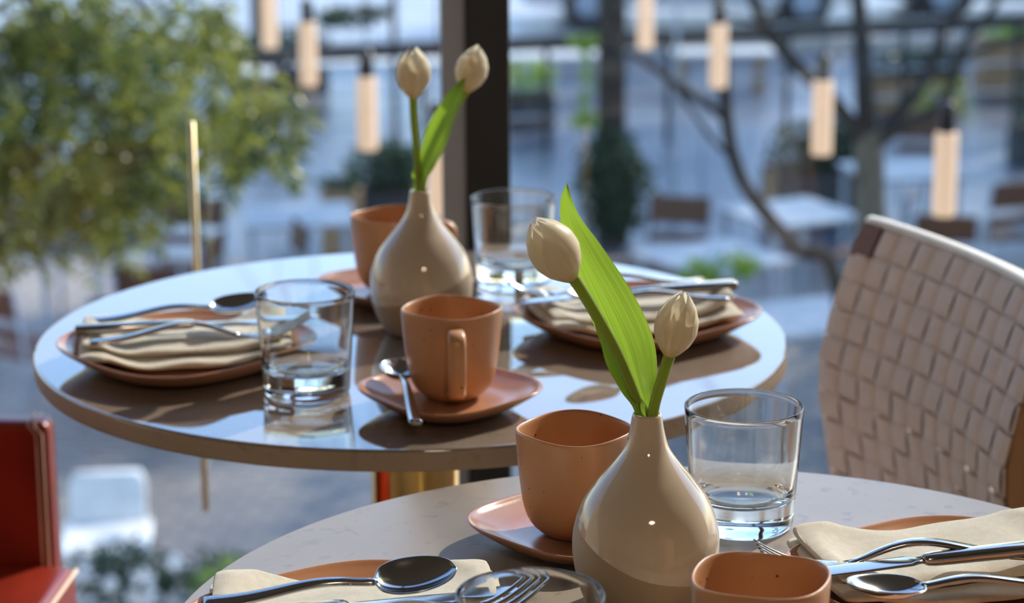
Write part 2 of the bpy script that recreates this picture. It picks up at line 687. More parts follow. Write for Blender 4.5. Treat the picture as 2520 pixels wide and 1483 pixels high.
def make_tumbler(label):
    e = empty('water_glass', (0, 0, 0), 0, label, 'glass', 'clear water tumblers')
    H = .0911
    rb, rt_ = .0368, .0430

    def r(z):
        return lerp(rb, rt_, z / H)
    prof = [(0, .0022), (.018, .0016), (.028, .0004), (.031, 0), (rb - .0022, .0004), (rb - .0004, .0022), (r(.006), .006), (r(.03), .03), (r(.06), .06), (r(.085), .085), (r(H) - .0001, H - .0008),
            (rt_ - .00025, H - .00025), (rt_ - .0006, H), (rt_ - .0009, H), (rt_ - .00125, H - .00025), (rt_ - .0014, H - .0008), (r(.085) - .0015, .085), (r(.06) - .0018, .06), (r(.034) - .0021, .034), (r(.027) - .0030, .0265), (r(.023) - .0062, .0225), (.022, .0205), (.012, .0192), (0, .0188)]
    MB().lathe(prof, 96).build('tumbler', MAT['glass'], e, True)
    return e


def make_vase(name, label, m):
    e = empty('bud_vase', (0, 0, 0), 0, label, 'vase', 'two-tone bud vases')
    outer = smooth_path([(.0245, .0), (.0330, .003), (.0405, .014), (.0462, .030), (.0482, .046), (.0470, .060), (.0418, .076), (.0325, .090), (.0225, .102), (.0150, .113), (.0116, .124), (.0098, .1345), (.0094, .1360)], 48)
    lip = [(.0090, .1368), (.0083, .1370), (.0077, .1362)]
    inner = [(.0078, .130), (.0092, .122), (.0130, .112), (.020, .101), (.030, .088), (.039, .074), (.0435, .058), (.044, .045), (.041, .028), (.032, .010), (.0, .007)]
    MB().lathe([(0, .001)] + [(.022, .001)] + outer + lip + inner, 96).build('body', m, e, True)
    return e


# cutlery: handle end at x=0, tip at +x, lying on z=0
def cut_handle(L, arch, wend=.0085, wneck=.003, t0=.0022, t1=.0020, lift=0.0):
    secs = []
    for i in range(29):
        s = i / 28
        z = t0 + lift * s ** 3 + arch * (math.sin(PI * min(1, s) ** 1.6) ** 1.4)
        w = lerp(wend, wneck, s ** .75)
        if s < .03:
            w *= .86
        secs.append((s * L, 0, z, w, lerp(t0, t1, s)))
    return secs


def make_spoon(label, L=.160, bowl=.054, bw=.0182, depth=.0095, cat='spoon', group='table spoons', face=1):
    e = empty('spoon', (0, 0, 0), 0, label, cat, group)
    hl = L - bowl + .004
    MB().loft(cut_handle(hl, .009 * L / .2, bw * .38, bw * .15, lift=.0062)).build('handle', MAT['steel'], e, True)
    rows, n = [], 20
    for i in range(n + 1):
        s = i / n
        ww = bw * (max(0, 1 - abs(2 * (s ** .86) - 1) ** 2.15)) ** .5 + .0004
        row = []
        for j in range(13):
            w = j / 12 * 2 - 1
            prof = (1 - w * w) * (math.sin(PI * min(max(s, .0), 1) ** .9)) ** .75
            zz = .003 + lerp(.0035, .0075, s) + depth * .35 - depth * prof
            row.append((hl - .003 + s * bowl, ww * w, max(zz, .0014)))
        rows.append(row)
    MB().grid(rows).build('bowl', MAT['steel'], e, True, (('SOLIDIFY', dict(thickness=.0014, offset=1)), SUB(1)))
    return e


def make_knife(label):
    e = empty('knife', (0, 0, 0), 0, label, 'knife', 'table knives')
    hs = [(0, 0, .0048, .0062, .0036), (.002, 0, .005, .0072, .0046), (.05, 0, .005, .0066, .0044), (.098, 0, .005, .0058, .0040), (.104, 0, .005, .0052, .0034), (.107, 0, .005, .0038, .0022)]
    MB().loft(hs).build('handle', MAT['steel'], e, True)
    bl = [(.106, 0, .005, .0038, .0018), (.112, -.0005, .0046, .0056, .0012), (.116, -.002, .0042, .0086, .0010), (.150, -.002, .0036, .0092, .0009), (.190, -.0018, .003, .0090, .0008), (.205, -.001, .0028, .0078, .0007), (.216, .001, .0026, .0052, .0006), (.222, .003, .0025, .0018, .0005)]
    MB().loft(bl).build('blade', MAT['steel'], e, True)
    return e


def make_fork(label):
    e = empty('fork', (0, 0, 0), 0, label, 'fork', 'table forks')
    hl = .132
    MB().loft(cut_handle(hl, .013, .0082, .0032)).build('handle', MAT['steel'], e, True)
    MB().loft([(hl - .003, 0, .0026, .0033, .0018), (hl + .006, 0, .0016, .006, .0012), (hl + .014, 0, .0014, .0108, .0011), (hl + .024, 0, .0018, .0122, .0011)]).build('neck', MAT['steel'], e, True)
    for k in range(4):
        y = (k - 1.5) * .0069
        secs = []
        for i in range(10):
            s = i / 9
            secs.append((hl + .022 + s * .040, y, .0018 + .016 * s ** 1.7, lerp(.0023, .0011, s), .0010))
        MB().loft(secs).build('tine', MAT['steel'], e, True)
    return e


def make_napkin(label, seed):
    e = empty('napkin', (0, 0, 0), 0, label, 'napkin', 'folded cream linen napkins')
    rnd = random.Random(seed)

    def dish_z(rr):
        return .0052 + .0185 * max(0, (min(rr, .086) - .058) / .044) ** 1.7

    def layer(x0, x1, yc, hw, ht, z0, rag, sd, skew=0.0):
        rows = []
        nx, nr_ = 56, 28
        for i in range(nx + 1):
            s = i / nx
            x = lerp(x0, x1, s)
            endk = min(1, max(.02, min(s, 1 - s) / .05)) ** .5
            row = []
            for j in range(nr_):
                a = 2 * PI * j / nr_
                ca, sa = math.cos(a), math.sin(a)
                yy = hw * (.93 + .07 * endk) * math.copysign(abs(ca) ** .5, ca)
                zz = ht * math.copysign(abs(sa) ** .75, sa) * (.4 + .6 * endk)
                yw = yc + yy + skew * x
                nz = noise.noise(Vector((x * 24 + sd, yw * 30, sd * 3 + ht * 100))) * rag + noise.noise(Vector((x * 9 - sd, yw * 60, sd))) * rag * .8
                ny = noise.noise(Vector((x * 26, sd + 5.0, yy * 6))) * rag * 1.3
                top = 1.0 if sa > 0 else .15
                row.append((x, yw + ny, dish_z(math.hypot(x, yw)) + z0 + ht + zz + nz * top))
            rows.append(row)
        return MB().grid(rows, True, True, True)
    layer(-.097, .092, .004, .060, .0046, .0006, .0034, seed).build('folded_layer', MAT['linen'], e, True, (SUB(1),))
    layer(-.094, .088, .010, .049, .0052, .0096, .0044, seed + 3.3, .03).build('folded_layer', MAT['linen'], e, True, (SUB(1),))
    return e


settings = [
    # plate centre, rotation, words
    (Vector((-.293, 2.103, TZ)), .14, 'on the window-side table, left place', 1.0),
    (Vector((.117, 2.208, TZ)), PI + .30, 'on the window-side table, right place', 2.0),
    (Vector((-.098, 1.428, TZ)), .12, 'on the front table, left place', 3.0),
    (Vector((.295, 1.512, TZ)), PI + .30, 'on the front table, right place', 4.0),
]
plate0 = make_plate('dinner_plate', 'x', 'plate', .110, .022, .66, .55, 'peach dinner plates', MAT['clay_plate'])
fork0, knife0, spoon0 = make_fork('x'), make_knife('x'), make_spoon('x')
P_L = ['peach dinner plate under a napkin behind the tumbler, window-side table',
       'peach dinner plate at the window-side table by the woven chair',
       'peach dinner plate at lower left of the front table, cut by the frame',
       'peach dinner plate at lower right of the front table, cut by the frame']
N_L = ['folded cream napkin under cutlery on the plate behind the left tumbler',
       'folded cream napkin on the window-side plate half hidden by white tulips',
       'folded cream napkin beneath the large dark spoon at lower left',
       'fuzzy sunlit cream napkin on the plate at lower right']
F_L = ['fork on the left window-side plate, tines seen through the tumbler',
       'fork farthest back on the right window-side plate, tines sparkling near the glass',
       'fork at lower left with tines rising inside the front tumbler rim',
       'fork farthest back on the lower right plate, arched over the napkin']
K_L = ['table knife between fork and spoon on the left window-side plate',
       'table knife with long bright handle on the right window-side plate',
       'table knife at lower left, mostly below the frame beside the front tumbler',
       'table knife between fork and spoon on the lower right plate']
S_L = ['spoon with dark bowl farthest back on the left window-side plate',
       'spoon nearest the tulips on the right window-side plate',
       'large spoon with dark mirrored bowl on the napkin at lower left',
       'spoon nearest the camera on the lower right plate, bowl beside the mug']

# (handle end x, y), heading of the tip, tilt (tip up), z above the table
S_P = [((-.382, 2.128), .05, .05, .0315), ((.202, 2.197), PI + .29, .04, .0320), ((-.195, 1.432), .10, .045, .0310), ((.361, 1.462), PI + .29, .04, .0300)]
K_P = [((-.390, 2.085), .20, .0, .0315), ((.213, 2.235), PI + .265, .0, .0330), ((-.206, 1.392), .28, .0, .0300), ((.371, 1.524), PI + .27, .0, .0310)]
F_P = [((-.371, 2.053), .157, .0, .0320), ((.180, 2.263), PI + .28, .0, .0320), ((-.156, 1.338), .45, .03, .0310), ((.352, 1.517), PI + .115, .0, .0290)]


def put(src, i, label, spec, roll=0.0):
    (x, y), ang, tilt, z = spec[i]
    o = src if i == 0 else dup(src)
    o.location = (x, y, TZ + z)
    o.rotation_euler = (roll, -tilt, ang)
    o['label'] = label
    return o


for i, (pc, rz, wd, sd) in enumerate(settings):
    o = plate0 if i == 0 else dup(plate0)
    o.location = pc
    o.rotation_euler = (0, 0, .22 - .06 * i)
    o['label'] = P_L[i]
    nk = make_napkin(N_L[i], sd)
    nk.location = pc + Vector(((.0, .008, 0), (0, .012, 0), (0, .022, 0), (0, .028, 0))[i])
    nk.rotation_euler = (0, 0, (.14, .26, .10, .24)[i])
    put(spoon0, i, S_L[i], S_P, (.2, 0, .32, 0)[i])
    put(knife0, i, K_L[i], K_P)
    put(fork0, i, F_L[i], F_P)

saucer0 = make_plate('saucer', 'x', 'saucer', .0735, .0205, .52, .2, 'peach saucers', MAT['clay_plate'], .0078)
for i, (x, y, rz, lb) in enumerate([
        (-.053, 1.957, .52, 'peach saucer with a small spoon under the mug in the middle'),
        (.045, 1.626, .62, 'peach saucer with a blue-white sheen on the front table'),
        (-.116, 2.332, .5, 'peach saucer behind the far bud vase near the window')]):
    o = saucer0 if i == 0 else dup(saucer0)
    o.location = (x, y, TZ)
    o.rotation_euler = (0, 0, rz)
    o['label'] = lb
mug0 = make_mug('x')
for i, (x, y, z, rz, lb) in enumerate([
        (-.051, 1.968, TZ + .0086, .10, 'peach mug with its strap handle facing out, on the middle saucer'),
        (.044, 1.628, TZ + .0086, 1.75, 'speckled peach mug left of the near vase, its rim wavy'),
        (-.117, 2.335, TZ + .0086, 1.6, 'peach mug partly hidden behind the far bud vase'),
        (.1455, 1.342, TZ, .5, 'peach mug at the bottom edge right of the near vase')]):
    o = mug0 if i == 0 else dup(mug0)
    o.location = (x, y, z)
    o.rotation_euler = (0, 0, rz)
    o['label'] = lb
    if i == 3:
        o.scale = (1, 1, 1.09)
glass0 = make_tumbler('x')
for i, (x, y, lb) in enumerate([
        (-.1772, 2.0087, 'clear empty tumbler left of the middle mug on the window-side table'),
        (.002, 2.392, 'clear tumbler right of the far bud vase, against the black mullion'),
        (.1662, 1.6657, 'clear empty tumbler right of the near vase'),
        (.0095, 1.297, 'clear tumbler at the bottom edge, only its rim in view')]):
    o = glass0 if i == 0 else dup(glass0)
    o.location = (x, y, TZ)
    o['label'] = lb
ts = make_spoon('small coffee spoon hanging over the front edge of the middle saucer', .148, .036, .0158, .0095, 'spoon', 'coffee spoons')
VN = Vector((.0868, 1.497, TZ))
VF = Vector((-.0848, 2.206, TZ))
va = make_vase('near', 'cream and taupe two-tone bud vase in front, holding two white tulips', MAT['vase_near'])
va.location = VN
vb = make_vase('far', 'beige bud vase on the window-side table, holding two white tulips', MAT['vase_far'])
vb.location = VF
# the coffee spoon rests on the saucer: bowl on the dish, handle over the rim
e0, e1 = Vector((-.0775, 1.853, TZ + .0185)), Vector((-.0985, 1.990, TZ + .0190))
d = e1 - e0
ts.location = e0
ts.rotation_euler = (.1, math.atan2(-d.z, math.hypot(d.x, d.y)), math.atan2(d.y, d.x))


# ------------------------------------------------------------------ tulips
def rot_to(dirv):
    return Vector(dirv).normalized().to_track_quat('Z', 'Y').to_matrix()


def petals(parent, base, axis, L, R, spin, open_=.0, seed=1):
    M3 = rot_to(axis)
    rnd = random.Random(seed)
    prof = [(0, .17), (.10, .48), (.25, .82), (.42, 1.0), (.60, .96), (.78, .73), (.92, .40), (1.0, .10)]

    def rp(t):
        for (a, ra), (b, rb) in zip(prof, prof[1:]):
            if t <= b:
                u = (t - a) / (b - a)
                u = u * u * (3 - 2 * u) * .5 + u * .5
                return lerp(ra, rb, u)
        return prof[-1][1]
    for k in range(6):
        ang = spin + k * PI / 3
        inner = k % 2
        sc = .90 if inner else 1.0
        Lk = L * (rnd.uniform(.955, 1.02)) * (.985 if inner else 1)
        rows, uvs = [], []
        for i in range(19):
            t = i / 18
            half = math.radians(64 if not inner else 58) * (math.sin(PI * min(1, (t * .88 + .12)) ** .95) ** .62) * (1 if t < .6 else lerp(1, .9, (t - .6) / .4))
            row = []
            for j in range(11):
                s = j / 10 * 2 - 1
                th = ang + s * half
                r = R * rp(t) * sc * (1 + open_ * t * t) * (1 + .025 * abs(s) ** 2 - .010 * math.exp(-(s / .2) ** 2) * (t > .15))
                tipz = Lk * t - .022 * L * abs(s) ** 1.6 * t ** 3
                row.append(base + M3 @ Vector((r * math.cos(th), r * math.sin(th), tipz)))
                uvs.append(((s + 1) / 2, t))
            rows.append(row)
        MB().grid(rows, uvs=uvs).build('petal', MAT['petal'], parent, True, (SUB(1),))


def ribbon_leaf(parent, pts, widths, facing, fold=.25, name='leaf', n=36):
    """pts: centre line, widths: half widths, facing: across-direction per point"""
    path = smooth_path([tuple(p) for p in pts], n)
    wd = smooth_path([(w,) for w in widths], n)
    fc = smooth_path([tuple(f) for f in facing], n)
    rows, uvs = [], []
    for i, p in enumerate(path):
        a, b = Vector(path[max(i - 1, 0)]), Vector(path[min(i + 1, n)])
        d = (b - a).normalized()
        ac = Vector(fc[i])
        ac = (ac - d * ac.dot(d)).normalized()
        nr = d.cross(ac).normalized()
        row = []
        for j in range(9):
            s = j / 8 * 2 - 1
            w = max(wd[i][0], .0004)
            row.append(Vector(p) + ac * (w * s) + nr * (fold * w * (abs(s) ** 1.3)) + nr * (.0008 * math.sin(i * .5 + s * 2)))
            uvs.append(((s + 1) / 2, i / n))
        rows.append(row)
    return MB().grid(rows, uvs=uvs).build(name, MAT['tulip_leaf'], parent, True, (SUB(1),))


def stem(parent, pts, r0, r1):
    path = smooth_path([tuple(p) for p in pts], 24)
    n = len(path)
    MB().tube(path, [lerp(r0, r1, i / (n - 1)) for i in range(n)], 12).build('stem', MAT['stem'], parent, True)


def rel(o, ps):
    return [p - o for p in ps]


# near vase, tulip leaning left, with the long leaf
tA = empty('tulip', tuple(VN + Vector((0, 0, .045))), 0, 'white tulip leaning left with a long green leaf, in the near vase', 'flower', 'white tulips in bud vases')
o0 = VN + Vector((0, 0, .045))
yA = VN.y + .004
sp = [Vector((VN.x + .004, VN.y + .003, TZ + .050)), Vector((VN.x - .001, yA, TZ + .128)), at(1568, 985, yA), at(1520, 870, yA), at(1462, 765, yA - .002), at(1422, 700, yA - .004), at(1408, 680, yA - .004)]
stem(tA, rel(o0, sp), .0034, .0040)
bA = at(1411, 690, yA - .004)
petals(tA, bA - o0, (at(1318, 548, yA - .012) - bA), .0515, .0160, .35, .10, 4)
yl = VN.y + .014
lp = [Vector((VN.x + .001, VN.y + .004, TZ + .100)), at(1589, 1015, VN.y + .005), at(1570, 935, yl), at(1545, 850, yl + .006), at(1500, 750, yl + .010), at(1445, 640, yl + .012), at(1405, 550, yl + .012), at(1393, 490, yl + .012), at(1396, 452, yl + .012)]
fx = [(1, -.2, .1)] * 3 + [(1, -.25, .35)] * 2 + [(1, -.3, .3), (1, -.3, .1), (1, -.2, 0), (1, -.2, 0)]
ribbon_leaf(tA, rel(o0, lp), [.0040, .0065, .0125, .0165, .0165, .0125, .0072, .0038, .0004], fx, .28)
lp2 = [Vector((VN.x - .004, VN.y - .001, TZ + .100)), at(1574, 1015, VN.y - .001), at(1545, 960, VN.y + .008), at(1515, 900, yl), at(1495, 850, yl + .004), at(1478, 800, yl + .006), at(1460, 745, yl + .006)]
ribbon_leaf(tA, rel(o0, lp2), [.0028, .0034, .0055, .0062, .0052, .0045, .0008], [(1, .5, .3)] * 7, -.35)

# near vase, upright tulip on the right
tB = empty('tulip', tuple(o0), 0, 'white tulip with closed bud on a short stem, right side of the near vase', 'flower', 'white tulips in bud vases')
yB = VN.y - .004
bB = at(1646, 880, yB - .006)
stem(tB, rel(o0, [Vector((VN.x + .002, VN.y - .005, TZ + .050)), Vector((VN.x + .0035, VN.y - .0045, TZ + .128)), at(1610, 1000, yB), at(1630, 930, yB - .003), bB, at(1649, 872, yB - .006)]), .0034, .0040)
petals(tB, bB - o0, (at(1688, 705, yB - .008) - bB), .0470, .0143, .95, -.05, 9)

# far vase
o1 = VF + Vector((0, 0, .045))
tC = empty('tulip', tuple(o1), 0, 'upright white tulip on the tall stem in the far vase', 'flower', 'white tulips in bud vases')
yC = VF.y
bC = at(1016, 243, yC)
stem(tC, rel(o1, [Vector((VF.x - .002, VF.y - .003, TZ + .050)), Vector((VF.x - .0015, VF.y - .002, TZ + .128)), at(1029, 430, yC), at(1024, 360, yC), at(1018, 290, yC), bC, at(1016, 235, yC)]), .0030, .0036)
petals(tC, bC - o1, (at(1018, 110, yC - .004) - bC), .0490, .0160, .5, .05, 15)
tD = empty('tulip', tuple(o1), 0, 'white tulip tilted right against the black mullion, behind its leaf, far vase', 'flower', 'white tulips in bud vases')
yD = VF.y + .012
bD = at(1146, 228, yD)
stem(tD, rel(o1, [Vector((VF.x + .002, VF.y + .003, TZ + .050)), Vector((VF.x + .002, VF.y + .0025, TZ + .128)), at(1050, 420, yD - .006), at(1085, 340, yD), at(1120, 270, yD), bD, at(1150, 220, yD)]), .0028, .0034)
petals(tD, bD - o1, (at(1178, 108, yD) - bD), .0465, .0152, .2, .0, 22)
yl = VF.y - .001
lp = [Vector((VF.x + .003, VF.y - .001, TZ + .100)), at(1040, 452, VF.y - .001), at(1053, 410, yl), at(1075, 350, yl), at(1098, 290, yl), at(1124, 235, yl), at(1146, 190, yl)]
ribbon_leaf(tD, rel(o1, lp), [.0028, .0042, .0085, .0115, .0105, .0070, .0004], [(1, .3, .1)] * 7, .55)
lp = [Vector((VF.x - .004, VF.y + .002, TZ + .110)), at(1024, 455, VF.y + .002), at(1021, 425, VF.y + .002), at(1026, 395, VF.y + .004)]
ribbon_leaf(tC, rel(o1, lp), [.002, .0022, .0024, .0004], [(1, .4, 0)] * 4, .3)


# ------------------------------------------------------------------ woven chair at the right of the window-side table
wc = empty('woven_chair', (.40, 2.32, 0), 0, 'chair with a woven cream strap back and brown wooden frame, at right', 'chair')
wo_ = Vector((.40, 2.32, 0))
ZB, ZT = .475, .778
prof_pts = [(.44, .021), (.50, .015), (.542, .008), (.585, .001), (.631, .0), (.684, .011), (.751, .031), (.79, .047)]


def prof_x(z):
    for (a, xa), (b, xb) in zip(prof_pts, prof_pts[1:]):
        if z <= b:
            return lerp(xa, xb, (z - a) / (b - a))
    return prof_pts[-1][1]


FL, NR = Vector((.333, 2.50, 0)), Vector((.455, 2.140, 0))


def back(u, v, off=0.0):
    z = lerp(ZB, ZT, v)
    p = FL.lerp(NR, u)
    nrm = Vector((-(FL.y - NR.y), -(NR.x - FL.x), 0)).normalized()
    bow = .020 * (1 - (2 * u - 1) ** 2)
    x = prof_x(z)
    dz = (prof_x(z + .01) - prof_x(z - .01)) / .02
    nn = (nrm + Vector((0, 0, dz))).normalized()
    return p + Vector((x, 0, z)) - nrm * bow + nn * off - wo_


def strap_mesh(centre, across, hw, th, wrap0=0.0, wrap1=0.0):
    rows = []
    for c, a, n in zip(centre, across[0], across[1]):
        rows.append([c + a * hw + n * th, c - a * hw + n * th, c - a * hw - n * th, c + a * hw - n * th])
    return MB().grid(rows, True, True, True)


NV, NH = 12, 10
du, dv = 1.0 / NV, 1.0 / NH
AMP = .0030


def wave(t):
    s = math.sin(t)
    return math.copysign(abs(s) ** .40, s)


def frame_at(u, v):
    e = .004
    tu = (back(u + e, v) - back(u - e, v)).normalized()
    tv = (back(u, v + e) - back(u, v - e)).normalized()
    n = tv.cross(tu).normalized()
    if n.x > 0:
        n = -n
    return tu, tv, n


for i in range(NV):
    u = (i + .5) * du
    cen, ac, nn = [], [], []
    vtop = .86 if i == 0 else 1.0
    for k in range(NH * 8 + 1):
        v = vtop * k / (NH * 8)
        tu, tv, n = frame_at(u, v)
        ph = PI * (v / dv)
        off = AMP * wave(ph) * (1 if i % 2 else -1) * (.9 if .0 < v < 1 else 0)
        cen.append(back(u, v) + n * off)
        ac.append(tu)
        nn.append(n)
    hw = .383 * du * .465
    strap_mesh(cen, (ac, nn), hw, .0008).build('strap', MAT['strap'], wc, True, (('WEIGHTED_NORMAL', {}),))
for j in range(NH):
    v = (j + .5) * dv
    if j == NH - 1:
        u0 = du
    else:
        u0 = -.012
    cen, ac, nn = [], [], []
    if j < NH - 1:
        tu, tv, n = frame_at(0, v)
        for k in range(4):
            th = (3 - k) / 3 * 1.5
            cen.append(back(-.012, v) - tu * (.004 * math.sin(th)) - n * (.006 * (1 - math.cos(th)) + (.010 if k == 0 else 0)))
            ac.append(tv)
            nn.append((n * math.cos(th) - tu * math.sin(th)).normalized())
    for k in range(NV * 8 + 1):
        u = lerp(u0, 1.012, k / (NV * 8))
        tu, tv, n = frame_at(u, v)
        ph = PI * (max(0, min(1, u)) / du)
        off = AMP * wave(ph) * (-1 if j % 2 == 0 else 1)
        cen.append(back(u, v) + n * off * -1)
        ac.append(tv)
        nn.append(n)
    hw = (ZT - ZB) * dv * .47
    strap_mesh(cen, (ac, nn), hw, .0008).build('strap', MAT['strap'], wc, True, (('WEIGHTED_NORMAL', {}),))
# posts run just behind the straps down to the floor, a strap-wrapped rail closes the top
for u in (.045, .955):
    rows = []
    for k in range(31):
        z = lerp(.0, ZT, k / 30)
        v = (z - ZB) / (ZT - ZB)
        vv = max(v, -.4)
        tu, tv, n = frame_at(u, max(v, 0))
        c = back(u, vv, 0) - n * .0155
        c.z = z
        if v < -.4:
            c.x += (-.4 - v) * .03
        rows.append([c + tu * .0155 + n * .011, c - tu * .0155 + n * .011, c - tu * .0155 - n * .011, c + tu * .0155 - n * .011])
    MB().grid(rows, True, True, True).build('post', MAT['wood'], wc, False, (BEV(.003),))
tu, tv, n = frame_at(.045, .96)
mb = MB()
rows = []
for k in range(6):
    v = lerp(.885, 1.0, k / 5)
    c = back(.036, v) + n * .0018
    rows.append([c + tu * .0150 + n * .0015, c - tu * .0165 + n * .0015, c - tu * .0165 - n * .0015, c + tu * .0150 - n * .0015])
mb.grid(rows, True, True, True).build('corner_patch', MAT['leather_brown'], wc, False)['label'] = 'brown leather patch at the top corner'
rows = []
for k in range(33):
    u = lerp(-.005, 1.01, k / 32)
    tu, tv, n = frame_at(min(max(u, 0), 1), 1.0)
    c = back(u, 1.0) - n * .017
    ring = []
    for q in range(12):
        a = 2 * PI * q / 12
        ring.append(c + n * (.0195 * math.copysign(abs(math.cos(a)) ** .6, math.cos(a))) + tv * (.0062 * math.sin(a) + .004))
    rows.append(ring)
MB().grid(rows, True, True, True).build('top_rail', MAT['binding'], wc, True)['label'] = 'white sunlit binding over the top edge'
# seat and front legs, tucked below the table
MB().box(-.285, -.03, -.17, .15, .405, .425).build('seat_frame', MAT['wood'], wc, False, (BEV(.006),))
MB().box(-.27, -.04, -.155, .135, .4255, .436).build('seat', MAT['strap'], wc, False, (BEV(.004),))
for y in (-.155, .13):
    MB().box(-.284, -.258, y - .013, y + .017, 0, .4045).build('leg', MAT['wood'], wc, False, (BEV(.004),))

# ------------------------------------------------------------------ red leather armchair at the left
rc = empty('armchair', (-.768, 2.20, 0), -.08, 'red leather armchair with a stitched square arm, at left edge', 'chair')


def soft_box(x0, x1, y0, y1, z0, z1, name, m, parent, bev=.010, seg=4):
    return MB().box(x0, x1, y0, y1, z0, z1).build(name, m, parent, True, (BEV(bev, seg), ('WEIGHTED_NORMAL', {})))


soft_box(-.34, .276, .198, .234, .17, .600, 'armrest', MAT['red'], rc)
soft_box(-.34, .276, -.234, -.198, .17, .600, 'armrest', MAT['red'], rc)
soft_box(-.378, -.343, -.234, .234, .17, .74, 'backrest', MAT['red'], rc)
st = soft_box(-.34, .300, -.1965, .1965, .30, .448, 'seat', MAT['red'], rc, .012)
# double stitched welts along the arm corner and the seat edge
ar = [c for c in rc.children if c.name.startswith('armrest')][0]
for dx in (.0, .0065):
    MB().tube([(.270 - dx, .1972, .30), (.270 - dx, .1972, .588), (.262 - dx, .1985, .597), (.262 - dx, .205, .6008), (.262 - dx, .232, .6008)], .0011, 6).build('stitching', MAT['thread'], ar, True)
MB().tube([(.301, -.19, .444), (.301, .19, .444)], .0022, 8).build('piping', MAT['thread'], st, True)
for x in (-.33, .25):
    for y in (-.216, .216):
        MB().tube([(x, y, 0), (x, y, .18)], .012, 10).build('leg', MAT['dark'], rc, True)

# ------------------------------------------------------------------ glowing tubes hung outside the window
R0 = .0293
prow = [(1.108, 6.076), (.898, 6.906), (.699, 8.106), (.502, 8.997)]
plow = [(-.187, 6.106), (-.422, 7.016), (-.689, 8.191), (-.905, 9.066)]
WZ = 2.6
pl = empty('pendant_lamp', (0, 0, 0), 0, 'x', 'lamp', 'hanging tube lamps outside')  # solid glowing tubes built in place of shapes read as pane reflections
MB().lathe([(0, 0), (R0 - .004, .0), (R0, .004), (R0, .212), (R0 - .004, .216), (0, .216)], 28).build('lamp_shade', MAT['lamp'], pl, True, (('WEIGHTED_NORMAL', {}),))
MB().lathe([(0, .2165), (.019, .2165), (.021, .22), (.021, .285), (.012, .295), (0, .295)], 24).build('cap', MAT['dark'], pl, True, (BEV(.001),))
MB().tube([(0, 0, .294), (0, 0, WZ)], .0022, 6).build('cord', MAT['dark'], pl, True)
names_r = ['nearest glowing tube lamp at right, hanging in front of the dark chair backs',
           'tube lamp hanging in front of the big planter, second from the right',
           'tube lamp hanging beside the thin curved sapling', 'tube lamp touching the top edge right of the ivy trunk']
names_l = ['tube lamp half hidden behind the far tulips and the mullion', 'tube lamp hanging left of the far white tulip',
           'tube lamp hanging in front of the long dark railing, second from left', 'leftmost tube lamp, hanging in front of a dark trunk']
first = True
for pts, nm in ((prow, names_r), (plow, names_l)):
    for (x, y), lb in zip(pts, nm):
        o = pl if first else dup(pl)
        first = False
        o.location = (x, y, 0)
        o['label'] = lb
for (p, q, lb) in ((Vector((1.87, 3.05, WZ)), Vector((-1.3, 17.3, WZ + .0)), 'taut steel cable carrying the right row of tube lamps'),
                   (Vector((.64, 3.05, WZ)), Vector((-2.95, 17.4, WZ)), 'taut steel cable carrying the left row of tube lamps')):
    tag(MB().tube([p, q], .004, 6).build('cable', MAT['dark'], None, True), lb, 'cable', 'lamp cables above the terrace')

# ------------------------------------------------------------------ foliage tools


def leaf_cloud(blobs, n, size, seed, name, m, parent, droop=.3, aspect=2.2):
    """blobs: (centre, (rx, ry, rz), weight). Each leaf is a small folded pair of quads."""
    rnd = random.Random(seed)
    tot = sum(b[2] for b in blobs)
    mb, tone = MB(), []
    for c, r, w in blobs:
        for _ in range(int(n * w / tot)):
            while True:
                p = Vector((rnd.uniform(-1, 1), rnd.uniform(-1, 1), rnd.uniform(-1, 1)))
                if p.length < 1:
                    break
            p = Vector((p.x * r[0], p.y * r[1], p.z * r[2])) + c
            d = Vector((rnd.uniform(-1, 1), rnd.uniform(-1, 1), rnd.uniform(-1, .6) - droop)).normalized()
            s = size * rnd.uniform(.6, 1.3)
            a = d.cross(Vector((rnd.uniform(-1, 1), rnd.uniform(-1, 1), rnd.uniform(-.3, 1)))).normalized()
            nrm = d.cross(a)
            hw = s / aspect / 2
            t0, t1, t2 = p, p + d * s * .5, p + d * s
            k = nrm * hw * .4
            mb.add([t0, t1 + a * hw + k, t2, t1 - a * hw + k, t1], [(0, 1, 4), (1, 2, 4), (4, 2, 3), (0, 4, 3)])
            tn = min(1, max(0, rnd.gauss(.48, .30)))
            tone += [tn] * 4
    o = mb.build(name, m, parent, False, (), tone)
    o['kind'] = 'stuff'
    return o


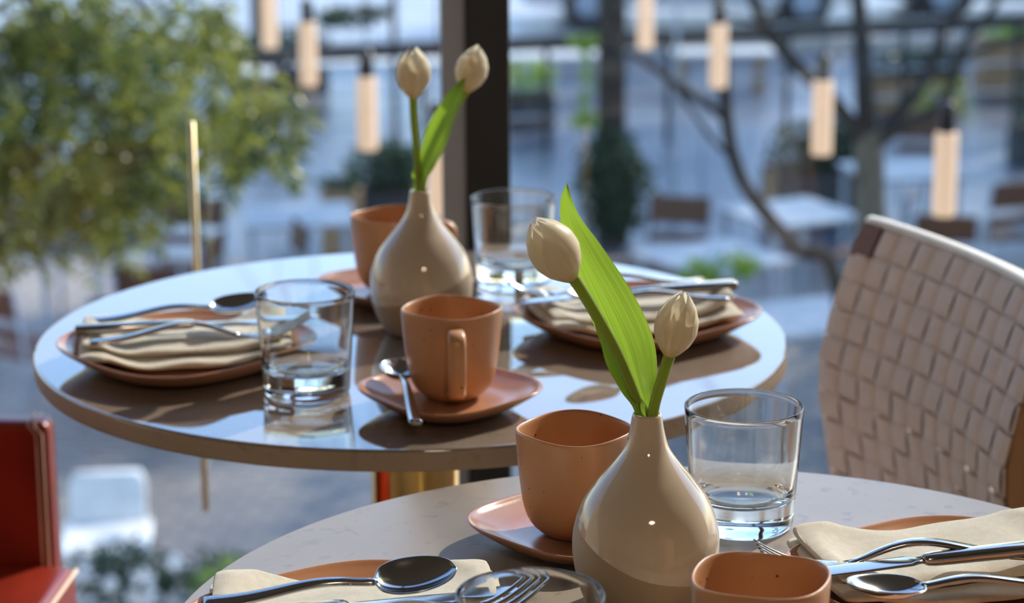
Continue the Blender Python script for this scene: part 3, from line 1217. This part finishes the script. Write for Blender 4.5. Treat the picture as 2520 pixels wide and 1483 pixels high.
def strand_cloud(blobs, n_strands, size, seed, name, m, parent):
    """hanging leafy strands: blobs are (centre, spread, weight)"""
    rnd = random.Random(seed)
    tot = sum(b[2] for b in blobs)
    mb, tone = MB(), []
    for c, r, w in blobs:
        for _ in range(max(1, int(n_strands * w / tot))):
            p = Vector((rnd.gauss(0, r[0] * .55), rnd.gauss(0, r[1] * .55), rnd.gauss(0, r[2] * .5) + r[2] * .25)) + c
            d = Vector((rnd.uniform(-1, 1), rnd.uniform(-1, 1), rnd.uniform(-.9, .1))).normalized()
            base_t = rnd.gauss(.45, .25)
            for q in range(rnd.randint(4, 9)):
                d = (d + Vector((0, 0, -.10))).normalized()
                p = p + d * size * .5
                for sgn in (-1, 1):
                    side = d.cross(Vector((rnd.uniform(-.5, .5), rnd.uniform(-.5, .5), 1))).normalized() * sgn
                    ld = (side + d * .55 + Vector((0, 0, rnd.uniform(-.5, .1)))).normalized()
                    s = size * rnd.uniform(.7, 1.25)
                    a = ld.cross(Vector((rnd.uniform(-1, 1), rnd.uniform(-1, 1), rnd.uniform(-.3, 1)))).normalized()
                    k = ld.cross(a) * s * .08
                    hw = s * .2
                    mb.add([p, p + ld * s * .5 + a * hw + k, p + ld * s, p + ld * s * .5 - a * hw + k, p + ld * s * .5], [(0, 1, 4), (1, 2, 4), (4, 2, 3), (0, 4, 3)])
                    tone += [min(1, max(0, base_t + rnd.gauss(0, .16)))] * 4
    o = mb.build(name, m, parent, False, (), tone)
    o['kind'] = 'stuff'
    return o


def branch(parent, pts, r0, r1, m, name='branch', n=22):
    path = smooth_path([tuple(p) for p in pts], n)
    MB().tube(path, [lerp(r0, r1, i / n) for i in range(n + 1)], 8).build(name, m, parent, True)


# ------------------------------------------------------------------ left tree with drooping yellow-green leaves
lt0 = Vector((-3.2, 8.2, GROUND))
lt = empty('drooping_tree', tuple(lt0), 0, 'leafy yellow-green tree hanging over the view at upper left', 'tree')
branch(lt, rel(lt0, [lt0, Vector((-3.1, 8.1, -1.2)), Vector((-2.9, 8.0, .4)), Vector((-2.6, 7.8, 1.6))]), .13, .07, MAT['bark'], 'trunk')
Yt = 7.4
tips = [(300, 40, 7.2), (150, 140, 7.0), (420, 120, 7.6), (620, 290, 7.2), (100, 420, 6.9), (250, 300, 7.1), (330, 430, 7.4), (60, 250, 6.8), (520, 210, 7.5)]
for k, (px, py, yy) in enumerate(tips):
    e_ = at(px, py, yy)
    s_ = Vector((-2.75 + .1 * (k % 3), 7.9, 1.0 + .12 * (k % 4)))
    mid = s_.lerp(e_, .5) + Vector((.1, 0, .28))
    branch(lt, rel(lt0, [s_, mid, e_]), .022, .004, MAT['bark'])
bl = []
spec = [(120, 90, 130, 3), (330, 120, 120, 3), (60, 260, 110, 3), (220, 240, 120, 3), (380, 260, 90, 2), (60, 430, 95, 2.6), (40, 540, 60, 1.2), (250, 400, 85, 2), (330, 480, 50, .8), (190, 480, 60, .9), (470, 30, 90, 1.4),
        (560, 270, 90, 2.0), (640, 260, 60, 1.2), (610, 350, 60, .9), (480, 330, 60, .8), (250, 40, 120, 2.2), (30, 60, 100, 2), (660, 360, 30, .25), (410, 190, 70, 1.2), (540, 30, 60, .5), (250, 560, 40, .3), (450, 330, 60, .7), (40, 600, 40, .5), (-30, 180, 90, 1.8), (-30, 400, 90, 1.8), (20, 330, 90, 1.2), (10, 500, 60, 1.0), (150, 360, 90, 1.9), (330, 360, 80, 1.8), (400, 450, 50, .7), (300, 440, 70, 1.2), (190, 420, 80, 1.5), (110, 520, 60, 1.0), (270, 520, 45, .5), (420, 400, 45, .4), (510, 130, 50, .5), (570, 340, 50, .5), (600, 210, 50, .5)]
for px, py, rp_, w in spec:
    yy = 7.3 + random.Random(px).uniform(-.5, .5)
    r_ = rp_ / FPX * yy * 1.0
    bl.append((at(px, py, yy) - lt0, (r_, r_ * 1.4, r_ * .8), w))
strand_cloud(bl, 700, .050, 11, 'foliage', MAT['foliage'], lt)
bl2 = [(Vector((-2.6, 7.8, 1.6)) - lt0, (1.1, 1.0, .55), 1), (Vector((-1.7, 7.6, 1.25)) - lt0, (.8, .7, .35), 1)]
leaf_cloud(bl2, 1600, .08, 12, 'foliage', MAT['foliage'], lt, .5)

# ------------------------------------------------------------------ street trees
# forked tree at right
fy = 12.5
ft0 = at(2150, 700, fy)
ft0.z = GROUND
ft = empty('forked_tree', tuple(ft0), 0, 'bare tree whose trunk forks into a fan of branches, right of centre', 'tree')
T_ = lambda L_, y=fy: [at(px, py, y + dy) - ft0 for px, py, dy in L_]
branch(ft, [Vector((0, 0, 0))] + T_([(2148, 640, 0), (2142, 500, 0), (2140, 400, 0), (2135, 320, 0)]), .088, .075, MAT['bark_light'], 'trunk')
branch(ft, T_([(2137, 360, 0), (2128, 240, 0), (2122, 120, .1), (2112, 0, .2), (2090, -200, .3)]), .058, .036, MAT['bark'])
branch(ft, T_([(2132, 350, 0), (2085, 290, -.1), (2030, 225, -.3), (1950, 150, -.5), (1885, 70, -.7), (1850, -20, -.8), (1830, -120, -.9)]), .045, .024, MAT['bark'])
branch(ft, T_([(2150, 350, 0), (2190, 300, .1), (2260, 220, .2), (2305, 130, .3), (2325, 60, .4), (2380, 10, .5), (2420, -80, .6)]), .042, .022, MAT['bark'])
branch(ft, T_([(2165, 350, 0), (2220, 310, -.1), (2300, 270, -.2), (2345, 200, -.2), (2365, 120, -.3), (2430, 40, -.3), (2490, -60, -.3)]), .036, .018, MAT['bark'])
branch(ft, T_([(2345, 160, .2), (2400, 130, .2), (2470, 105, .3), (2560, 75, .3)]), .022, .014, MAT['bark'])
branch(ft, T_([(1780, 40, -.6), (1880, 60, -.6)]), .01, .016, MAT['bark'])
leaf_cloud([(at(2345, 235, fy) - ft0, (.17, .2, .12), 1), (at(2300, 265, fy) - ft0, (.12, .1, .06), .5)], 60, .06, 21, 'foliage', MAT['foliage_bright'], ft)
# slender curved sapling
sy = 9.2
s0 = at(2140, 800, sy)
s0.z = GROUND
sapt = empty('sapling', tuple(s0), 0, 'slender curved bare sapling bending across the right window', 'tree')
S_ = lambda L_: [at(px, py, sy + dy) - s0 for px, py, dy in L_]
branch(sapt, [Vector((0, 0, 0)), Vector((.0, 0, .5))] + S_([(2065, 715, 0), (1965, 615, 0), (1880, 520, 0), (1825, 440, 0), (1797, 350, 0), (1785, 240, 0), (1780, 120, 0), (1768, 0, 0), (1750, -200, 0)]), .034, .020, MAT['bark'], 'trunk', 40)
branch(sapt, S_([(1790, 295, 0), (1730, 250, 0), (1660, 205, 0), (1600, 160, 0), (1545, 128, 0)]), .017, .012, MAT['bark'])
branch(sapt, S_([(1805, 390, 0), (1760, 350, .1), (1700, 270, .2), (1640, 180, .3)]), .012, .006, MAT['bark'])
# ivy-clad trunk
iy = 17.9
i0 = at(1503, 600, iy)
i0.z = GROUND
ivt = empty('ivy_trunk', tuple(i0), 0, 'straight dark trunk wrapped in ivy at its base, right of the mullion', 'tree')
branch(ivt, [Vector((0, 0, 0)), Vector((0, 0, 2)), Vector((0, 0, 4)), Vector((0, .1, 6.2))], .115, .085, MAT['bark'], 'trunk')
leaf_cloud([(at(1500, 420, iy - .05) - i0, (.26, .3, .38), 3), (at(1500, 520, iy) - i0, (.20, .22, .25), 1.2), (at(1565, 470, iy) - i0, (.16, .2, .3), .5)], 1700, .085, 31, 'ivy', MAT['foliage_dark'], ivt, .4)
leaf_cloud([(at(1440, 105, iy - .2) - i0, (.07, .1, .08), .5), (at(1442, 285, iy - .2) - i0, (.07, .1, .06), .5), (at(1445, 190, iy - .2) - i0, (.02, .05, .3), .3)], 130, .09, 32, 'foliage', MAT['foliage_bright'], ivt, .4)


def pole(name, px, pyb, y, r, top, m, label, cat):
    b0 = at(px, pyb, y)
    e = empty(name, (b0.x, y, GROUND), 0, label, cat)
    branch(e, [Vector((0, 0, 0)), Vector((0, 0, top * .5)), Vector((.02, 0, top))], r, r * .8, m, 'shaft')
    MB().lathe([(0, 0), (r * 2.2, 0), (r * 2.2, .02), (r, .05), (0, .05)], 16).build('foot', m, e, True)
    return e


pole('steel_post', 1657, 520, 19.0, .022, 1.72, MAT['grey'], 'thin grey steel post between the ivy trunk and the sapling', 'post')
pole('steel_post', 975, 400, 20.8, .03, 6.2, MAT['dark'], 'thin dark post left of the mullion, rising out of view', 'post')
pole('steel_post', 1728, 470, 18.6, .018, 1.2, MAT['grey'], 'short thin post just left of the curved sapling', 'post')
# dark trunk at left with shrub
d0 = at(655, 190, 25.6)
d0.z = GROUND
dt = empty('street_tree', tuple(d0), 0, 'dark street tree trunk behind the leftmost tube lamp', 'tree')
branch(dt, [Vector((0, 0, 0)), Vector((0, 0, 2)), Vector((0, 0, 4)), Vector((.1, .1, 6))], .15, .11, MAT['bark'], 'trunk')
branch(dt, [Vector((0, 0, 2.1)), Vector((.6, -.2, 2.35)), Vector((1.2, -.3, 2.4))], .03, .012, MAT['bark'])
leaf_cloud([(at(860, 35, 25.3) - d0, (.30, .3, .12), 1), (at(930, 25, 25.3) - d0, (.2, .2, .08), .5), (at(800, 45, 25.3) - d0, (.15, .2, .08), .3)], 420, .10, 41, 'foliage', MAT['foliage_dark'], dt)
leaf_cloud([(Vector((0, 0, 6.6)), (2.2, 2.2, 1.4), 1)], 1500, .16, 42, 'foliage', MAT['foliage'], dt)

# off-view street trees that shade the plaza from the right
for k, (x, y, hz, r, lb) in enumerate([(10.8, 23.4, 5.4, 2.0, 'broad street tree standing on the plaza to the right'), (6.9, 26.6, 5.4, 2.2, 'street tree before the kerb at right, its crown above the view'),
                                       (13.6, 27.4, 5.6, 2.2, 'street tree at far right before the kerb'), (8.0, 36.0, 8.0, 2.5, 'tall tree across the road behind the right window'), (13.2, 36.5, 8.0, 2.5, 'tall tree across the road, farthest to the right'),
                                       (6.6, 18.6, 5.6, 1.7, 'terrace tree at the right, casting dappled shade'), (5.0, 15.6, 5.4, 1.5, 'slender terrace tree at the right of the terrace'), (10.2, 16.0, 5.8, 1.6, 'airy terrace tree farther right on the terrace'), (7.3, 22.0, 5.2, 1.7, 'plaza tree at right between the terrace and the railing'), (6.25, 23.9, 9.2, 1.8, 'tallest plaza tree at right, its crown high above the others')]):
    e = empty('plane_tree', (x, y, GROUND), 0, lb, 'tree')
    branch(e, [Vector((0, 0, 0)), Vector((.1, 0, 2)), Vector((0, .1, hz))], .16, .09, MAT['bark'], 'trunk')
    leaf_cloud([(Vector((0, 0, hz + .4)), (r, r, 1.5), 2), (Vector((r * .35, -.4, hz)), (r * .6, r * .6, 1.0), 1), (Vector((-r * .35, .4, hz + .3)), (r * .6, r * .6, 1.1), 1)], (2600 if k < 5 or k > 7 else 1600), .24, 51 + k, 'foliage', MAT['foliage'], e)

# ------------------------------------------------------------------ street furniture
# long dark railing behind the plaza
rA, rB = at(300, 152, 20.8), at(2700, 38, 23.0)
rl = empty('street_railing', (rA.x, rA.y, GROUND), 0, 'long dark railing running across the far side of the plaza', 'railing')
ra0 = Vector((rA.x, rA.y, GROUND))
dvec = rB - rA
ang = math.atan2(dvec.y, dvec.x)
Ln = math.hypot(dvec.x, dvec.y)
slope = (rB.z - rA.z) / Ln
Mx = Matrix.Rotation(ang, 4, 'Z') @ Matrix.Rotation(-math.atan(slope), 4, 'Y')
htop = rA.z - GROUND
MB().box(0, Ln, -.04, .04, htop - .075, htop + .055, Matrix.Translation((0, 0, 0)) @ Mx).build('top_rail', MAT['dark'], rl, False)
for k in range(8):
    s = Ln * (k + .3) / 8
    p = Mx @ Vector((s, 0, htop))
    MB().box(p.x - .025, p.x + .025, p.y - .025, p.y + .025, 0, p.z).build('post', MAT['dark'], rl, False)
for h_ in (.55, .28):
    MB().box(0, Ln, -.008, .008, h_ - .01, h_ + .01, Mx).build('bar', MAT['grey'], rl, False)
# pale kerbs and benches beyond
k0 = at(1380, 140, 27.2)
kb = MB().box(-16, 16, -.18, .18, 0, .14)
ko = kb.build('trim_4', MAT['kerb'], None, False)
ko.location = (0, 27.6, GROUND)
ko.rotation_euler = (0, 0, .05)
ko['kind'] = 'structure'
rd = MB().box(-30, 34, 27.9, 34, GROUND + .001, GROUND + .02).build('ground_road', MAT['road'], None, False)
rd['kind'] = 'structure'


def bench(x, y, rz, label, L=1.5, m='white'):
    e = empty('bench', (x, y, GROUND), rz, label, 'bench', 'low street benches')
    for k in range(4):
        MB().box(-L / 2, L / 2, -.2 + k * .105, -.2 + k * .105 + .085, .40, .44).build('slat', MAT[m], e, False, (BEV(.006),))
    for s in (-1, 1):
        MB().box(s * L * .36 - .03, s * L * .36 + .03, -.18, .19, 0, .399).build('leg', MAT['timber'], e, False)
    return e


b_ = at(545, 168, 24.0)
bench(b_.x, 23.6, .02, 'pale low bench left of the dark street trunk', 1.1)
b_ = at(900, 150, 24.0)
bench(b_.x, 24.2, .02, 'pale low bench beneath the railing left of the mullion', 1.6)
b_ = at(1380, 140, 25.0)
bench(b_.x, 24.6, .04, 'pale low bench beneath the railing right of the mullion', 1.3)
b_ = at(1770, 120, 25.0)
bench(b_.x, 24.8, .05, 'pale low bench left of the sapling top', 1.1)


def planter_box(px, py, y, w, d, h, label, m_box, bh, seed, m_leaf='foliage_dark', n=900, side=None, ls=.07):
    p = at(px, py, y)
    e = empty('planter', (p.x, y, GROUND), .05, label, 'planter')
    MB().box(-w / 2, w / 2, -d / 2, d / 2, 0, h).build('box', MAT[m_box], e, False, (BEV(.01),))
    MB().box(-w / 2 + .03, w / 2 - .03, -d / 2 + .03, d / 2 - .03, h + .0005, h + .02).build('soil', MAT['soil'], e, False)
    if side:
        MB().box(-w / 2 - .05, -w / 2 + .03, -d / 2 - .052, -d / 2 - .002, 0, h + .05).build('side_board', MAT[side], e, False)
    leaf_cloud([(Vector((0, 0, h + bh * .45)), (w * .5, d * .55, bh * .6), 1), (Vector((w * .2, 0, h + bh * .5)), (w * .35, d * .5, bh * .65), .6)], n, ls, seed, 'shrub', MAT[m_leaf], e, .1)
    return e


planter_box(2010, 510, 18.6, .82, .5, .42, 'large dark planter with a clipped hedge behind the forked tree', 'planter', .40, 61, n=1500, side='timber')
planter_box(945, 560, 18.2, .62, .45, .36, 'dark planter with a rounded shrub left of the far vase', 'planter', .36, 62, n=1200)
planter_box(840, 545, 17.6, .30, .30, .50, 'square timber planter box with low leaves, left of the rounded shrub', 'timber', .10, 63, n=160)
planter_box(690, 190, 25.0, 1.0, .5, .35, 'dark planter around the foot of the street trunk', 'planter', .30, 64, n=600, ls=.1)
planter_box(2520, 60, 24.6, .9, .5, .55, 'brown planter with yellow-green flowers at the end of the railing', 'timber', .18, 65, 'foliage_bright', 350, ls=.09)
planter_box(2540, 300, 21.0, .35, .35, .30, 'dark green shrub in a pot at the right edge', 'planter', .55, 66, n=600)
planter_box(1300, 150, 23.0, .5, .4, .30, 'planter with yellow-green leaves just right of the mullion', 'planter', .3, 67, 'foliage_bright', 260, ls=.09)
planter_box(2250, 130, 23.6, 1.0, .4, .35, 'planter with mixed leaves under the railing at right', 'timber', .25, 68, n=500, ls=.09)


# terrace tables and chairs
def terrace_table(label, W=.72, D=.72, m='tabletop_out'):
    e = empty('terrace_table', (0, 0, GROUND), 0, label, 'table', 'terrace tables')
    MB().box(-W / 2, W / 2, -D / 2, D / 2, .715, .74).build('tabletop', MAT[m], e, False, (BEV(.005),))
    for sx in (-1, 1):
        for s2 in (-1, 1):
            MB().box(sx * (W / 2 - .05) - .018, sx * (W / 2 - .05) + .018, s2 * (D / 2 - .05) - .018, s2 * (D / 2 - .05) + .018, 0, .714).build('leg', MAT['grey'], e, False)
    return e


def terrace_chair(label):
    e = empty('terrace_chair', (0, 0, GROUND), 0, label, 'chair', 'terrace chairs')
    # faces local +y, back panel at -y
    Mb = Matrix.Translation((0, -.2, .46)) @ Matrix.Rotation(.18, 4, 'X')
    MB().box(-.20, .20, -.012, .012, .22, .40, Mb).build('backrest', MAT['teak'], e, False, (BEV(.006),))
    MB().box(-.20, .20, -.010, .010, .10, .16, Mb).build('back_slat', MAT['teak'], e, False, (BEV(.004),))
    MB().box(-.21, .21, -.20, .20, .43, .455).build('seat', MAT['teak'], e, False, (BEV(.006),))
    for sx in (-1, 1):
        MB().tube([(sx * .195, -.30, 0), (sx * .205, -.215, .44), (sx * .205, -.285, .86)], .011, 8).build('leg', MAT['grey'], e, True)
        MB().tube([(sx * .195, .22, 0), (sx * .20, .185, .43)], .011, 8).build('leg', MAT['grey'], e, True)
    return e


tt = terrace_table('x')
tabs = [(1755, 636, 14.35, .55, 'pale square terrace table behind the near tulips'),
        (1945, 540, 15.6, .45, 'pale terrace table below the big planter, left of the forked trunk'),
        (2215, 470, 17.0, .2, 'pale terrace table behind the nearest tube lamp'),
        (170, 595, 14.9, -.45, 'dark terrace table at left under the drooping leaves'),
        (735, 545, 15.6, .12, 'terrace table between the brass bar and the far mug'),
        (1985, 770, 12.9, .35, 'terrace table low at right beside the woven chair')]
for i, (px, py, y, rz, lb) in enumerate(tabs):
    p = at(px, py, y)
    o = tt if i == 0 else (dup(tt) if i != 3 else terrace_table('x', .95, .7, 'planter'))
    o.location = (p.x, y, GROUND)
    o.rotation_euler = (0, 0, rz)
    o['label'] = lb
tc = terrace_chair('x')
chs = [(1655, 548, 15.3, 2.9, 'brown-backed terrace chair behind the pale square table'),
       (2452, 425, 16.2, .35, 'brown-backed terrace chair at far right, tilted toward its table'),
       (2255, 380, 18.3, 2.7, 'small brown-backed terrace chair right of the forked trunk'),
       (452, 530, 15.3, 3.0, 'dark terrace chair beside the brass bar'),
       (395, 640, 13.9, -.15, 'reddish-brown terrace chair low left of the brass bar'),
       (60, 690, 13.4, -.6, 'dark terrace chair at the left edge'),
       (640, 590, 14.7, 1.9, 'terrace chair seen from the side near the far mug'),
       (2140, 505, 15.7, 1.3, 'terrace chair beside the pale table, in front of the planter'),
       (215, 520, 15.9, 3.3, 'dark terrace chair at the far side of the left table'),
       (2330, 560, 15.2, -.2, 'terrace chair behind the woven chair top'),
       (420, 575, 14.5, 1.3, 'dark terrace chair at the right end of the dark table'),
       (300, 700, 13.2, .2, 'terrace chair just beyond the left plate of the window-side table')]
for i, (px, py, y, rz, lb) in enumerate(chs):
    p = at(px, py, y)
    o = tc if i == 0 else dup(tc)
    o.location = (p.x, y, GROUND)
    o.rotation_euler = (0, 0, rz)
    o['label'] = lb
# bright small plant on the terrace near the square table
pp = at(1765, 690, 13.3)
pe = empty('potted_plant', (pp.x, 13.3, GROUND), 0, 'bright green potted plant in front of the pale square table', 'plant')
MB().lathe([(0, 0), (.14, 0), (.20, .42), (.185, .42), (.17, .38), (0, .38)], 24).build('pot', MAT['planter'], pe, True)
hz = pp.z - GROUND
branch(pe, [Vector((0, 0, .37)), Vector((0, 0, .6)), Vector((.01, 0, hz + .03))], .012, .006, MAT['bark'], 'stem')
leaf_cloud([(Vector((-.09, 0, hz + .06)), (.12, .12, .09), 1), (Vector((.13, 0, hz + .11)), (.07, .1, .08), .5)], 170, .085, 71, 'foliage', MAT['foliage_bright'], pe)

# white lounge chair and flowering shrub at lower left
wl = at(250, 1330, 10.3)
we = empty('garden_chair', (wl.x, 10.5, GROUND), .12, 'white rounded garden chair outside, below the window-side table at left', 'chair')
rows = []
hh = at(250, 1180, 10.5).z - GROUND
for k in range(9):
    t = k / 8
    z = lerp(.42, hh, t)
    y = lerp(0, .12, t)
    hw = .175 * (1 if t < .8 else lerp(1, .86, (t - .8) / .2))
    rows.append([(hw * math.copysign(abs(math.cos(a)) ** .25, math.cos(a)), y + .022 * math.sin(a), z) for a in [2 * PI * q / 20 for q in range(20)]])
MB().grid(rows, True, True, True).build('backrest', MAT['white'], we, True)
MB().box(-.2, .2, -.42, .02, .38, .419).build('seat', MAT['white'], we, False, (BEV(.015),))
for sx in (-1, 1):
    for y_ in (-.38, -.02):
        MB().tube([(sx * .18, y_, 0), (sx * .17, y_, .385)], .014, 8).build('leg', MAT['white'], we, True)
fb = at(300, 1430, 9.2)
fe = empty('flowering_shrub', (fb.x, 9.2, GROUND), 0, 'leafy shrub with white blossoms outside at lower left', 'shrub')
fzz = fb.z - GROUND
MB().box(-.5, 1.0, -.22, .22, 0, fzz - .22).build('trough', MAT['planter'], fe, False, (BEV(.01),))
leaf_cloud([(Vector((-.02, 0, fzz)), (.24, .24, .17), 2), (Vector((.38, .05, fzz - .03)), (.24, .2, .13), 1), (Vector((.75, .05, fzz - .08)), (.2, .2, .1), .5)], 1500, .05, 81, 'foliage', MAT['foliage_dark'], fe, .0)
leaf_cloud([(Vector((.42, -.05, fzz + .03)), (.16, .16, .10), 2)], 130, .05, 82, 'foliage', MAT['foliage_bright'], fe, .0)
rnd = random.Random(5)
for k in range(16):
    cx, cz, cy = rnd.uniform(-.18, .26), fzz + rnd.uniform(-.12, .14), -.2 + rnd.uniform(-.05, .1)
    mb = MB()
    for q in range(9):
        p = Vector((cx, cy, cz)) + Vector((rnd.gauss(0, 1), rnd.gauss(0, 1), rnd.gauss(0, 1))) * .016
        r = .017
        mb.add([p + Vector(v) * r for v in ((1, 0, 0), (-1, 0, 0), (0, 1, 0), (0, -1, 0), (0, 0, 1), (0, 0, -1))],
               [(0, 2, 4), (2, 1, 4), (1, 3, 4), (3, 0, 4), (2, 0, 5), (1, 2, 5), (3, 1, 5), (0, 3, 5)])
    mb.build('blossom', MAT['white_flower'], fe, True)


# parked cars on the road
def car(x, y, rz, m, label, van=False):
    e = empty('car', (x, y, GROUND + .02), rz, label, 'car', 'cars parked on the far road')
    L, W = 4.3, 1.75
    secs = [(-L / 2, .45, .75), (-L / 2 + .1, .30, .95), (-L / 2 + .7, .25, 1.0), (0, .22, 1.02), (L / 2 - .9, .22, 1.0), (L / 2 - .1, .28, .82), (L / 2, .42, .66)]
    rows = []
    for x_, z0, z1 in secs:
        w = W / 2 * (.86 if abs(x_) > L / 2 - .05 else 1)
        rows.append([(x_, -w, z0 + .1), (x_, -w, z1 - .12), (x_, -w * .9, z1), (x_, w * .9, z1), (x_, w, z1 - .12), (x_, w, z0 + .1), (x_, w * .85, z0), (x_, -w * .85, z0)])
    MB().grid(rows, True, True, True).build('body', MAT[m], e, True, (BEV(.03),))
    cz = 1.95 if van else 1.48
    x0, x1 = (-2.05, 1.3) if van else (-1.75, 1.05)
    rows = []
    for x_, z_, w_ in ((x0, 1.0, .80), (x0 + .45, cz - .03, .66), (x1 - .75, cz, .66), (x1, 1.0, .80)):
        rows.append([(x_, -w_, z_), (x_, w_, z_)])
    top = [r for r in rows]
    mb = MB()
    vs = [p for r in rows for p in r]
    mb.add(vs, [(0, 1, 3, 2), (2, 3, 5, 4), (4, 5, 7, 6), (0, 2, 4, 6), (1, 7, 5, 3), (0, 6, 7, 1)])
    mb.build('cabin', MAT['carglass'], e, False)
    mb = MB()
    mb.box(x0 + .42, x1 - .72, -.67, .67, cz - .03, cz + .03)
    mb.build('roof', MAT[m], e, False, (BEV(.02),))
    for sx in (-1.3, 1.35):
        for s_ in (-1, 1):
            rows = []
            for yy, r in ((-.1, .26), (-.09, .31), (.09, .31), (.1, .26)):
                rows.append([(sx + r * math.cos(2 * PI * q / 24), s_ * .80 + yy, .31 + r * math.sin(2 * PI * q / 24)) for q in range(24)])
            w_ = MB().grid(rows, True, True, True).build('wheel', MAT['tyre'], e, True, (('WEIGHTED_NORMAL', {}),))
            MB().lathe([(0, .0), (.17, .0), (.17, .012), (0, .02)], 20).build('hubcap', MAT['grey'], w_, True)
            hc = w_.children[0]
            hc.location = (sx, s_ * .90, .31)
            hc.rotation_euler = (-s_ * PI / 2, 0, 0)
    return e


car(2.2, 30.2, .05, 'carwhite', 'white van parked on the road, cut by the top edge', True)
car(6.6, 30.8, .05, 'carblue', 'silver-blue car parked at the upper right corner')
